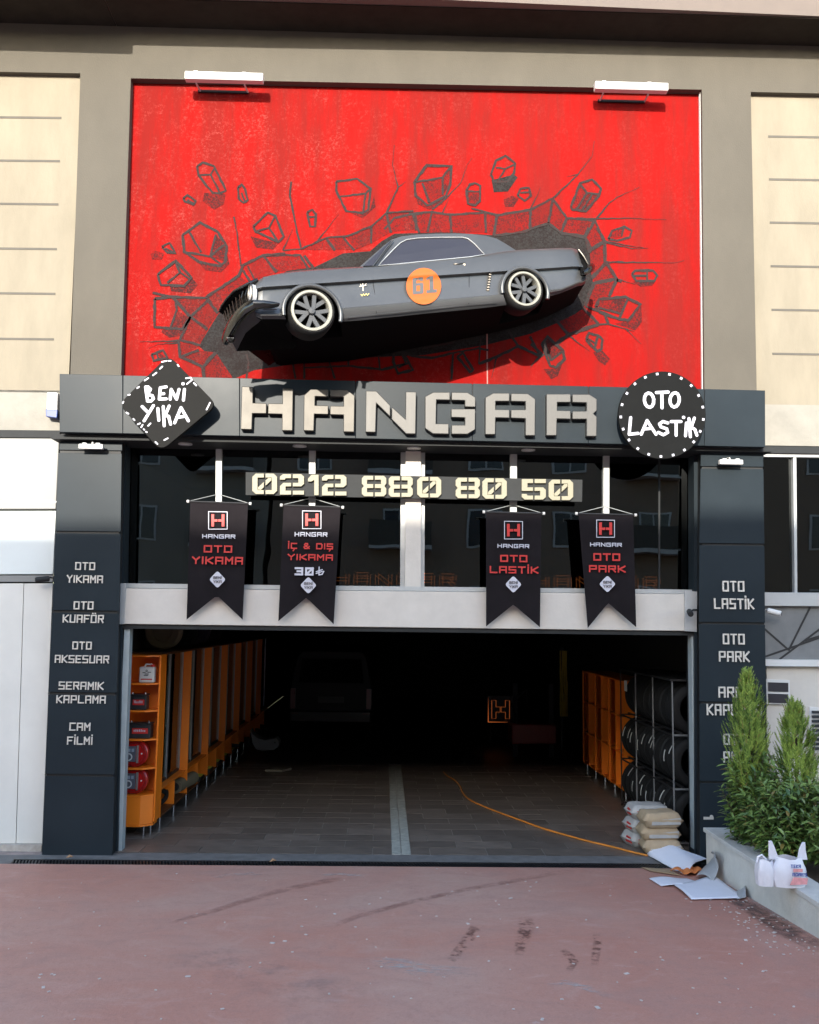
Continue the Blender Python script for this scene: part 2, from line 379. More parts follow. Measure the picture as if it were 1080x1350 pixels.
# wall pieces, butted
zb = 4.2
def quadwall(pl, name, m, Y, t, label=None): return part(MB().pp(pl, Y, t), name, m, label=label)
quadwall([(106, 96.5), (172.5, 103), (159.5, 500), (92.5, 500)], 'wall_pier', M_wall, 0, .3)
quadwall([(925.5, 118), (990, 121), (998, 522), (929, 520)], 'wall_pier', M_wall, 0, .3)
top_l = W(-500, 100, 0).z
part(MB().prism([W(-700, 81, 0), W(106, 96.5, 0), W(172.5, 103, 0), W(925.5, 118, 0), W(990, 121, 0), W(1900, 140, 0), (12, 0, 11.5), (-12, 0, 11.5)], Vector((0, .3, 0))), 'wall_band', M_wall)
part(MB().pp([(170, 95), (930, 110), (930, 530), (150, 530)], .10, .1), 'red_wall', M_red, label='red painted recessed wall with cracked stone mural')
part(MB().pp([(-700, 60), (108, 88), (90, 518), (-700, 505)], .07, .1), 'cream_wall', M_cream)
part(MB().pp([(986, 110), (1900, 120), (1900, 545), (994, 533)], .07, .1), 'cream_wall', M_cream)
part(MB().pp([(-700, 506), (84, 515), (80, 568), (-700, 560)], .07, .1), 'concrete_band', M_conc)
part(MB().pp([(1000, 533), (1900, 545), (1900, 600), (1000, 587)], .07, .1), 'concrete_band', M_conc)
for i, yy in enumerate((155, 212, 269, 328, 387, 447)):     # grooves: recessed strips framed as grey inlays
    e = 81-i*2
    part(MB().pp([(-700, yy-1.3-8), (e, yy-1.2), (e, yy+1.6), (-700, yy+1.6-8)], .066, .01), 'groove', M_groove)
for i, yy in enumerate((179.5, 236, 293, 350.5, 408, 466)):
    e = 1013+i*1.1
    part(MB().pp([(e, yy-1.2), (1900, yy-1.2+14), (1900, yy+1.6+14), (e, yy+1.6)], .066, .01), 'groove', M_groove)
# ledges beside the fascia
part(MB().pp([(-700, 560), (79, 567.5), (78.5, 577), (-700, 571)], .02, .2), 'ledge', M_dgrey)
part(MB().pp([(1009, 588), (1900, 600), (1900, 610), (1009, 597)], .02, .2), 'ledge', M_dgrey)
# white trim at the right of the mural
part(MB().pp([(922.6, 118.5), (925.6, 118.5), (929, 514), (926, 514)], .055, .04), 'trim_strip', M_wl)
part(MB().pp([(350, 104.5), (922, 116.2), (922, 118.2), (350, 106.5)], .06, .035), 'trim_strip', M_wl)
# balcony slab over the facade (deeper on the left)
zs = W(700, 9, -.56).z
xs = W(152, 80, 0).x
zs = W(1080, 21, -.53).z
ex = lambda px, Y: W(px, 10, Y).x
part(MB().prism([(ex(1080, -.53)+9, -.30, zs), (ex(1080, -.53), -.53, zs), (ex(800, -.58), -.58, zs), (ex(540, -.63), -.63, zs), (ex(330, -.70), -.70, zs), (xs, -.74, zs), (xs, 0, zs), (14, 0, zs)], Vector((0, 0, .6))), 'balcony_slab', M_slab)
part(MB().box(-11.9, xs-.01, -1.04, -.001, zs-.012, zs-.001), 'slab_shade_panel', M_soff); part(MB().box(xs+.002, 11, -.50, -.001, zs-.012, zs-.001), 'slab_shade_panel', M_soff)  # thin panels added below the slab to carry its painted shade
part(MB().box(-14, xs, -1.05, 0, zs, zs+.6), 'balcony_slab', M_slab)
part(MB().box(-12, 12, .3, .6, 4.6, 11.5), 'rear_wall', M_in)

# ---- fascia
fa = thing('sign_fascia', 'anthracite metal fascia band above the garage carrying the big steel letters', 'fascia')
edges_t = [78, 162, 316, 469, 623, 776, 929, 1009.5]
def ft(x): return 492.8+(x-78)*.0235
def fb(x): return 569.5+(x-78)*.0213
FY = -.34
for i in range(7):
    a, b_ = edges_t[i]+.5, edges_t[i+1]-.5
    MB().pp([(a, ft(a)), (b_, ft(b_)), (b_+.2, fb(b_)), (a-.4 if i else a, fb(a))], FY, .10).make('panel', M_clad, fa, bevel=.003)
MB().pp([(79.5, ft(78)+1.5), (1008, ft(1009)+1.5), (1008, fb(1009)-1.0), (79.5, fb(78)-1.0)], FY+.02, .33).make('backing', M_cladd, fa)
# soffit with downlights
zf = W(540, 581, FY).z
part(MB().box(-3.53, 4.13, FY+.1, .30, zf-.03, zf+.02), 'soffit', M_dgrey)
for px, py in ((244, 580), (395, 582), (546, 583), (697, 588)):
    p = W(px, py, -.12)
    l_ = thing('recessed_downlight', 'round recessed downlight under the fascia, %s' % {244: 'left of the first window bar', 395: 'above the phone number start', 546: 'above the centre column', 697: 'above the third banner'}[px], 'downlight', (p.x, -.1, zf-.03), 'downlights under the fascia')
    MB().lathe([(.075, -.012), (.075, 0), (.0, 0), (0, -.004), (.06, -.004), (.06, -.012)], axis='z', seg=20).make('trim_ring', M_alu, l_)
    MB().lathe([(.055, -.006), (.055, -.004), (0, -.004), (0, -.006)], axis='z', seg=16).make('lens', M_wl, l_)

# ---- pillars
PY = -.14
def pillar(rows, label, ret):
    p = part(MB().pp(ret['core'], PY+.02, .36), 'pillar', M_cladd, label=label)
    for q in rows:
        MB().pp(q, PY, .018).make('cladding_panel', M_clad, p, bevel=.0025)
    return p
def rowsL():
    L = [(78.5, 582), (78, 593), (77, 597), (73, 700), (73, 703), (69, 804.5), (69, 808), (63.5, 912.5), (63.5, 916), (59.5, 1020.5), (59.5, 1023.5), (55, 1132)]
    Rr = [161, 161, 160.5, 159, 159, 157, 157, 153.5, 153.5, 150.8, 150.8, 148]
    out = []
    for i in range(0, 12, 2):
        (a, y0), (b_, y1) = L[i], L[i+1]; out.append([(a, y0), (Rr[i], y0+1.2), (Rr[i+1], y1+1), (b_, y1)])
    return out
def rowsR():
    L = [(924.5, 589), (924, 614.5), (924, 617.5), (922.5, 716), (922.5, 719), (922, 820), (922, 823), (922.5, 925), (922.5, 928), (923, 1030), (923, 1033), (923.5, 1141)]
    Rr = [1006.5, 1006.8, 1006.8, 1008, 1008, 1009, 1009, 1010.5, 1010.5, 1011.5, 1011.5, 1012]
    out = []
    for i in range(0, 12, 2):
        (a, y0), (b_, y1) = L[i], L[i+1]; out.append([(a, y0), (Rr[i], y0+1), (Rr[i+1], y1+1), (b_, y1)])
    return out
pL = pillar(rowsL(), 'left anthracite pillar with five services in pale letters', dict(core=[(80, 572), (160, 573), (147.3, 1131.5), (56.5, 1131.5)]))
pR = pillar(rowsR(), 'right anthracite pillar half hidden by the conifer', dict(core=[(925.5, 588), (1005.5, 589), (1010.5, 1141), (924.3, 1141)]))
# slim return beside each pillar
part(MB().pp([(161.5, 585), (166, 585), (155, 1129), (149, 1129)], .02, .2), 'pillar_return', M_clad)
part(MB().pp([(915, 600), (923.5, 600), (922.5, 1139), (917, 1139)], .02, .2), 'pillar_return', M_clad)
LT = [('OTO', 100, 125.6, 741.4, 751.4), ('YIKAMA', 89, 135.6, 758.6, 768.6), ('OTO', 98, 123.4, 793, 803.4), ('KUAF\u00d6R', 84, 136.4, 810.6, 821), ('OTO', 96.4, 121, 846, 856),
      ('AKSESUAR', 74, 143, 864, 874), ('SERAMIK', 79, 136, 899, 909), ('KAPLAMA', 76, 138.6, 917, 927), ('CAM', 92.6, 119, 953, 963), ('F\u0130LM\u0130', 89.6, 121.6, 971.4, 981.4)]
RT = [('OTO', 952, 981, 766, 780), ('LAST\u0130K', 941, 994, 789, 803), ('OTO', 952.6, 981.4, 835.6, 849.4), ('PARK', 947.6, 988, 858.6, 872.4), ('ARA\u00c7', 947, 990, 905.6, 919.6),
      ('KAPLAMA', 931.6, 1004, 928.6, 943), ('OTO', 953.6, 982, 967.6, 981.6), ('AK\u00dc', 953.6, 983, 991, 1005)]
for P_, TT in ((pL, LT), (pR, RT)):
    for t_ in TT:
        o = text_box(MB(), *t_, PY, .014, .145 if P_ is pL else .14).make('lettering', M_letter, P_); o['label'] = 'pale metal letters reading ' + t_[0]

# ---- jambs, shutter box, lintel, windows
zl0, zl1 = 2.335, 2.755
part(MB().pp([(155, 775.5), (918, 783.5), (917, 832), (152, 822.5)], .0, .25), 'lintel', M_white, bevel=.004)
part(MB().pp([(152.5, 769), (166, 769), (163, 823), (149.5, 822.5)], -.02, .05), 'lintel_end', M_alu)
part(MB().pp([(903, 779), (919.5, 780), (918.8, 833), (903, 832)], -.02, .03), 'lintel_end', M_alu)
part(MB().pp([(153, 823), (917, 832.5), (917, 838), (153, 828.5)], .03, .25), 'shutter_box', M_dgrey)
jl = part(MB().pp([(164, 829), (171.5, 829), (160.5, 1123), (151, 1127)], .06, .12), 'jamb', M_jamb)
jr = part(MB().pp([(911.5, 838), (916.5, 838), (921.5, 1136), (915.5, 1134)], .06, .12), 'jamb', M_jamb)
WY = .24
part(MB().pp([(160, 769), (916, 777.5), (916, 783), (160, 775)], .10, .2), 'window_sill', M_alu)
part(MB().pp([(535, 590), (555, 590), (555, 777), (534, 777)], .12, .2), 'centre_column', M_white)
xw = [(170, 284.5, 'dark window bay left of the first banner'), (292.5, 407.5, ''), (416, 528.5, ''), (560.5, 673, ''), (682, 796, ''), (804, 912, '')]
for i, (a, b_, _) in enumerate(xw):
    yt = 586+(a-170)*.016; yb = 769.5+(a-170)*.0115
    fr = bpy.data.objects.new('window', None); C.objects.link(fr); fr.parent = B
    MB().pp([(a, yt), (b_, yt+1), (b_-.6, yb+1), (a-.6, yb)], WY, .012).make('pane', M_glass, fr)
# bars
for a, b_ in ((284.5, 292.5), (407.5, 416), (528.5, 535.5), (554.5, 560.5), (673, 682), (796, 804)):
    yt = 584+(a-170)*.016; yb = 770+(a-170)*.0115
    part(MB().pp([(a, yt), (b_, yt), (b_-.8, yb+.5), (a-.8, yb)], WY-.05, .08), 'window_bar', M_alu, bevel=.004)
part(MB().pp([(164, 584), (170.5, 584), (166, 770), (160, 770)], WY-.03, .08), 'window_bar', M_dgrey)
part(MB().pp([(911, 600), (916, 600), (916, 778), (911.6, 778)], WY-.03, .08), 'window_bar', M_dgrey)
part(MB().pp([(165, 581), (918, 593.5), (918, 599), (165, 586.5)], WY-.04, .08), 'window_head', M_dgrey)
part(MB().pp([(868.4, 598), (870.6, 598), (870.6, 777), (868.4, 777)], WY-.01, .05), 'window_bar', M_dgrey)
# upper room behind the glass
part(MB().box(-3.4, 3.8, .3, 6, 2.70, 2.76), 'upper_floor', M_in)
part(MB().box(-3.4, 3.8, .32, 6, 4.6, 4.66), 'upper_ceiling', M_in)
part(MB().box(-3.5, -3.4, .3, 6, 2.7, 4.66), 'room_wall', M_in)
part(MB().box(3.8, 3.9, .3, 6, 2.7, 4.66), 'room_wall', M_in)
part(MB().box(-3.5, 3.9, 6, 6.1, 2.7, 4.66), 'room_wall', M_in)
# garage shell
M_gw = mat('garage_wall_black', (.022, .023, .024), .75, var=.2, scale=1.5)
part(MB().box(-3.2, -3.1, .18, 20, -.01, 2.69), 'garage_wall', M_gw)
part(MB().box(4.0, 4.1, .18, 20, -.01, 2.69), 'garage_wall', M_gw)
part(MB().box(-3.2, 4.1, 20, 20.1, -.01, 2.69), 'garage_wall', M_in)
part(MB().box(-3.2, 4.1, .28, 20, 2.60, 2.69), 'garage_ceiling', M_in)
part(MB().box(-3.2, -2.78, .10, .30, -.01, 2.4), 'door_side', M_cladd)
part(MB().box(3.33, 4.1, .12, .30, -.01, 2.4), 'door_side', M_cladd)
# right neighbour: window, sill, patterned band, concrete wall
nb = thing('neighbour_bay', 'window and concrete wall with grey patterned band right of the right pillar', 'wall')
def npart(mb_, name, m, **k): return mb_.make(name, m, nb, **k)
npart(MB().pp([(1007, 596), (1900, 606), (1900, 612), (1007, 602)], .05, .1), 'window_head', M_alu)
for a, b_ in ((1007, 1046), (1050, 1300)):
    wd = npart(MB().pp([(a, 602), (b_, 602.6), (b_+1, 781), (a+1, 780)], .12, .012), 'window_pane', M_glass)
npart(MB().pp([(1046, 600), (1050, 600), (1051.5, 782), (1048, 782)], .06, .09), 'window_bar', M_alu)
npart(MB().pp([(1008, 781), (1900, 786), (1900, 804), (1008, 799)], .0, .2), 'window_sill', M_alu, bevel=.004)
npart(MB().box(4.1, 12, .2, .4, 2.4, 4.3), 'dark_backing', M_in)
npart(MB().pp([(1008, 799.5), (1900, 804), (1900, 877), (1008, 869)], .06, .1), 'grey_band', mat('grey_panel', (.16, .165, .165), .5))
mb = MB(); k = 0
for a, b_ in (((1008, 829), (1040, 857)), ((1040, 857), (1068, 801)), ((1008, 866), (1100, 834)), ((1028, 869), (1080, 830)), ((1060, 845), (1120, 826)), ((1100, 800), (1150, 868))):
    A = W(*a, .06); Bb = W(*b_, .06); q = seg_poly((A.x, A.z), (Bb.x, Bb.z), .02, .1); k += 1
    mb.prism([(v.x, .056-.0005*k, v.y) for v in q], Vector((0, .004, 0)))
npart(mb, 'painted_line', M_blk)
npart(MB().pp([(1008, 869.5), (1900, 877), (1900, 886), (1008, 878)], -.02, .1), 'ledge', M_wl)
npart(MB().pp([(1011, 878.5), (1900, 886), (1900, 1260), (1011, 1142)], .05, .1), 'concrete_wall', M_white)
v_ = npart(MB().pp([(1010.5, 895.5), (1041.5, 897), (1042, 929), (1011, 928)], .02, .035), 'vent_window', M_wl)
for y0 in (899.5, 914.5): MB().pp([(1013, y0), (1039.5, y0+.8), (1039.6, y0+12.8), (1013.2, y0+12)], .012, .012).make('vent_pane', M_glassd, v_)
v_ = npart(MB().pp([(1067.5, 932), (1120, 935), (1120, 996), (1068, 992)], .03, .02), 'louvre', M_wl)
for i in range(9): MB().obox(W(1095, 939+i*6.0, .0), (.2, 0, 0), (0, .006, .010), (0, .002, -.004)).make('slat', M_dgrey, v_)
# left neighbour: white shutter box and sheet door
nl = thing('neighbour_shutter', 'white shutter boxes above a tall pale sheet metal door left of the left pillar', 'shutter')
def lpart(mb_, name, m, **k): return mb_.make(name, m, nl, **k)
lpart(MB().pp([(-700, 573), (78, 578), (73.5, 671), (-700, 672)], .03, .1), 'shutter_box', M_shut, bevel=.005)
lpart(MB().pp([(-700, 657), (75, 661), (74.3, 662.2), (-700, 658.5)], .028, .01), 'trim', M_alu)
lpart(MB().pp([(-700, 675), (73.5, 673.5), (70, 757), (-700, 759)], .05, .1), 'shutter_box', mat('off_white_box', (.66, .70, .68), .5, var=.04, scale=1.5), bevel=.004)
lpart(MB().pp([(-700, 760.5), (70, 758.5), (69.5, 767), (-700, 767)], .03, .12), 'rail', M_shut)
lpart(MB().pp([(-700, 760), (80, 575), (50, 1120), (-700, 1120)], .16, .02), 'dark_gap', M_cladd)
lpart(MB().pp([(-160, 770), (31, 769), (20.5, 1112), (-160, 1112)], .04, .06), 'door_leaf', M_door)
lpart(MB().pp([(32, 769.3), (69.5, 769), (55.5, 1112), (21.5, 1112)], .036, .06), 'door_leaf', M_door)
lpart(MB().pp([(-700, 1113.5), (55, 1113.5), (54, 1127), (-700, 1129)], .0, .2), 'plinth', mat('rough_plinth', (.38, .36, .33), .85, var=.25, scale=9, bump=.4))
lpart(MB().pp([(-700, 1127), (52, 1127), (50, 1137), (-700, 1140)], -.14, .12), 'kerb', mat('worn_kerb', (.30, .24, .22), .85, var=.3, scale=9, bump=.4))

# ================================================================ MURAL DRAWN ON THE RED WALL
RY = .10
mural = thing('mural_drawing', 'charcoal drawing of a smashed wall and flying stones around the car', 'mural')
def mp(l_, ox, oy, s): return [(ox+x/s, oy+y/s) for x, y in l_]
cnt_r = [0]
def line(pts, wpx=2.0, taper=False, name='crack'):
    mb = MB(); n = len(pts)
    # subdivide + jitter so that the line is hand-drawn
    q = []
    for i in range(n-1):
        (a, b_), (c_, d_) = pts[i], pts[i+1]; L = math.hypot(c_-a, d_-b_); k = max(2, int(L/5))
        for j in range(k): t = j/k; q.append((a+(c_-a)*t+random.uniform(-.45, .45)*(j > 0), b_+(d_-b_)*t+random.uniform(-.45, .45)*(j > 0)))
    q.append(pts[-1]); m = len(q); cnt_r[0] += 1; Y = RY-.004-.0003*(cnt_r[0] % 14)
    W_ = [Vector((W(x, y, Y).x, 0, W(x, y, Y).z)) for x, y in q]; L_, R_ = [], []
    for i in range(m):
        d = (W_[min(i+1, m-1)]-W_[max(i-1, 0)]).normalized(); nrm = Vector((-d.z, 0, d.x))
        f = 1 if not taper else max(.18, 1-1.0*i/(m-1))
        r_ = wpx/2*.0122*f*random.uniform(.75, 1.2)
        L_.append(W_[i]+nrm*r_); R_.append(W_[i]-nrm*r_)
    for i in range(m-1): mb.face([Vector((v.x, Y, v.z)) for v in (L_[i], L_[i+1], R_[i+1], R_[i])])
    bmesh.ops.remove_doubles(mb.bm, verts=mb.bm.verts, dist=1e-5)
    return mb.make(name, M_ink, mural)
def patch(pts, m, dy=.002, name='shading'):
    cnt_r[0] += 1
    return MB().face([W(x, y, RY-dy-.0001*(cnt_r[0] % 9)) for x, y in pts]).make(name, m, mural)
def rock(out, inner, o_=(160, 80, 2.7), dark=None, wp=2.2):
    out = mp(out, *o_); line(out+[out[0]], wp, name='stone_outline')
    for l_ in inner: line(mp(l_, *o_), wp*.8, name='stone_edge')
    if dark: patch(mp(dark, *o_), M_shade)
A3 = (160, 80, 2.7); A4 = (540, 80, 2.7); A5 = (140, 320, 3.6); A6 = (700, 300, 4.5); C1 = (260, 280, 3.857); C2 = (520, 280, 3.857)
# void behind the car
patch([(287, 415), (262, 456), (284, 476), (307, 500), (335, 488), (400, 478), (470, 472), (560, 468), (640, 455), (700, 440), (749, 420), (769, 407), (782, 373), (778, 333), (771, 313), (741, 307), (723, 294), (688, 306), (651, 310), (590, 306), (520, 308), (503, 318), (488, 331), (452, 334), (415, 352), (380, 356), (330, 385), (300, 402)], M_void, .0012, 'void')
def ringface(p, m=None): patch(p, m or M_face, .0022, 'stone_face')
def blob(cx, cy, rx, ry, m=None):
    return [(cx+rx*math.cos(a)*random.uniform(.8, 1.15), cy+ry*math.sin(a)*random.uniform(.8, 1.15)) for a in [2*math.pi*i/11 for i in range(11)]]
# ring of broken masonry: tinted faces
for f in ([(10,545),(80,540),(65,610),(35,612)], [(145,548),(270,540),(272,612),(150,612)], [(312,550),(430,530),(430,600),(300,620)], [(430,530),(510,490),(495,575),(430,600)],
          [(510,490),(560,560),(540,610),(495,575)], [(560,560),(660,568),(625,630),(540,610)], [(660,568),(695,640),(640,675),(625,630)], [(80,540),(145,548),(150,612),(65,610)], [(270,540),(312,550),(300,620),(272,612)]):
    ringface(mp(f, *A4))
for f in ([(345,0),(395,0),(440,85),(350,140),(320,50)], [(350,145),(440,90),(440,200),(360,290)], [(370,290),(450,215),(500,305),(375,330)], [(370,335),(500,310),(465,415),(410,440),(325,465)],
          [(310,490),(400,565),(225,632),(165,560)]):
    ringface(mp(f, *A6))
for f in ([(480,262),(630,155),(685,195),(560,330),(530,330)], [(650,110),(745,62),(805,140),(700,180)], [(745,60),(915,58),(955,120),(810,140)], [(480,275),(530,335),(480,408),(400,350)],
          [(400,352),(480,412),(445,485),(355,460)], [(350,540),(440,512),(520,520),(460,588)], [(520,520),(600,640),(465,640),(460,590)], [(315,262),(480,262),(400,348)], [(350,475),(445,490),(350,535)]):
    ringface(mp(f, *A5))
for f in ([(730,630),(790,625),(830,672),(760,672)], [(800,625),(890,590),(890,650),(835,672)], [(890,590),(945,545),(960,610),(890,650)], [(945,545),(1045,540),(1050,600),(960,610)], [(640,672),(730,632),(760,674),(690,674)]):
    ringface(mp(f, *A3))
# rocks
rock([(270,375),(290,362),(330,375),(372,462),(350,472),(325,470),(275,408)], [[(275,408),(318,405),(335,380)], [(318,405),(350,470)]], A3, [(295,470),(370,475),(365,510),(330,530),(290,500)])
rock([(415,450),(428,440),(440,455),(450,495),(435,505),(418,490)], [[(428,470),(440,500)]], A3)
rock([(220,490),(235,478),(265,500),(258,512),(225,500)], [[(235,495),(260,508)]], A3)
rock([(470,590),(522,540),(548,552),(578,625),(560,645),(478,608)], [[(478,608),(525,595),(548,552)], [(525,595),(560,645)]], A3, [(460,625),(560,650),(540,672),(480,665)])
rock([(765,430),(840,420),(888,455),(880,530),(860,542),(800,535),(765,460)], [[(770,485),(870,472),(888,455)], [(870,472),(860,542)]], A3, [(805,538),(885,535),(900,480),(905,520),(860,560)])
rock([(662,540),(680,530),(692,545),(690,590),(672,590)], [[(665,555),(690,555)]], A3)
rock([(18,430),(62,372),(150,375),(145,440),(130,480),(65,515),(22,480)], [[(22,432),(118,415),(148,378)], [(118,415),(118,478)], [(45,435),(70,505)]], A4, [(22,484),(65,517),(130,482),(118,510),(70,530),(30,510)], 2.6)
ringface(mp([(45,435),(118,415),(118,478),(70,505)], *A4)); ringface(mp([(118,415),(148,378),(145,440),(118,478)], *A4), M_shade)
rock([(203,460),(215,440),(232,435),(252,445),(250,500),(235,515),(208,508)], [[(205,465),(250,465)]], A4, [(205,470),(250,468),(250,500),(235,515),(208,508)])
rock([(290,405),(308,355),(342,338),(376,365),(372,400),(350,430),(300,430)], [[(308,380),(340,385),(375,368)], [(340,385),(315,428)]], A4)
patch(mp([(292,425),(372,405),(385,415),(350,465),(300,468)], *A4), M_void, .0026)
rock([(385,480),(395,455),(425,452),(432,480),(410,498)], [[(395,470),(425,468)]], A4); patch(mp([(335,495),(365,480),(390,490),(370,520),(340,520)], *A4), M_shade)
rock([(575,520),(608,435),(650,422),(682,455),(675,480),(628,535),(580,530)], [[(608,440),(632,470),(680,475)], [(632,470),(592,532)], [(650,475),(612,535)]], A4, None, 2.4)
ringface(mp([(608,440),(632,470),(592,532),(575,520)], *A4)); ringface(mp([(632,470),(680,475),(628,535),(592,532)], *A4), M_shade)
rock([(708,635),(722,605),(765,590),(792,605),(785,628),(740,640)], [[(765,590),(755,625)]], A4, [(708,635),(722,605),(765,590),(755,628)])
rock([(600,275),(620,255),(725,255),(750,285),(735,315),(625,315)], [[(690,258),(690,315)], [(610,285),(690,285)]], A6, [(605,320),(740,318),(720,345),(650,350)], 2.4)
rock([(385,470),(405,425),(560,410),(650,455),(580,550),(530,545),(410,500)], [[(580,415),(525,540)], [(400,475),(530,510)]], A6, [(560,555),(655,465),(660,560),(620,610),(500,570)], 2.8)
ringface(mp([(405,425),(580,412),(530,510),(400,475)], *A6), M_shade)
rock([(65,690),(100,645),(190,730),(200,780),(150,830),(115,820)], [[(120,790),(185,735)], [(80,680),(120,790)]], A6, [(75,840),(150,835),(190,800),(160,880),(120,900)], 2.8)
ringface(mp([(80,680),(100,650),(185,735),(120,790)], *A6), M_shade)
rock([(330,665),(345,625),(400,640),(425,665),(420,720),(395,735),(375,715)], [[(400,640),(380,710)], [(340,660),(385,690)]], A6, [(370,740),(425,730),(470,780),(440,820),(400,790)], 2.6)
rock([(230,265),(315,258),(400,355),(360,410),(230,400)], [[(330,270),(335,320),(305,400)]], A5, [(265,412),(370,410),(360,440),(300,450),(262,425)], 2.6)
ringface(mp([(335,320),(395,355),(360,408),(305,400)], *A5))
rock([(245,150),(330,85),(405,165),(370,205),(260,200)], [[(290,190),(350,140),(400,175)], [(350,140),(330,90)]], A5, [(300,205),(385,200),(410,170),(435,200),(400,240),(310,230)], 2.6)
rock([(362,-37),(445,-97),(532,-50),(572,18),(565,90),(540,110),(440,90),(370,43)], [[(370,43),(495,65),(560,10)], [(495,65),(550,105)], [(395,-50),(450,45)], [(495,65),(520,-40)]], A5, [(440,95),(545,112),(575,60),(585,100),(545,140),(470,130)], 2.6)
ringface(mp([(495,65),(520,-40),(572,18),(565,90)], *A5), M_shade)
rock([(265,20),(300,0),(330,50),(290,45)], [[(280,25),(320,45)]], A5); patch(mp([(210,55),(235,38),(275,50),(265,80),(220,80)], *A5), M_shade)
rock([(215,530),(270,510),(290,545),(225,560)], [[(240,525),(250,555)]], A5, [(250,520),(285,545),(255,555)])
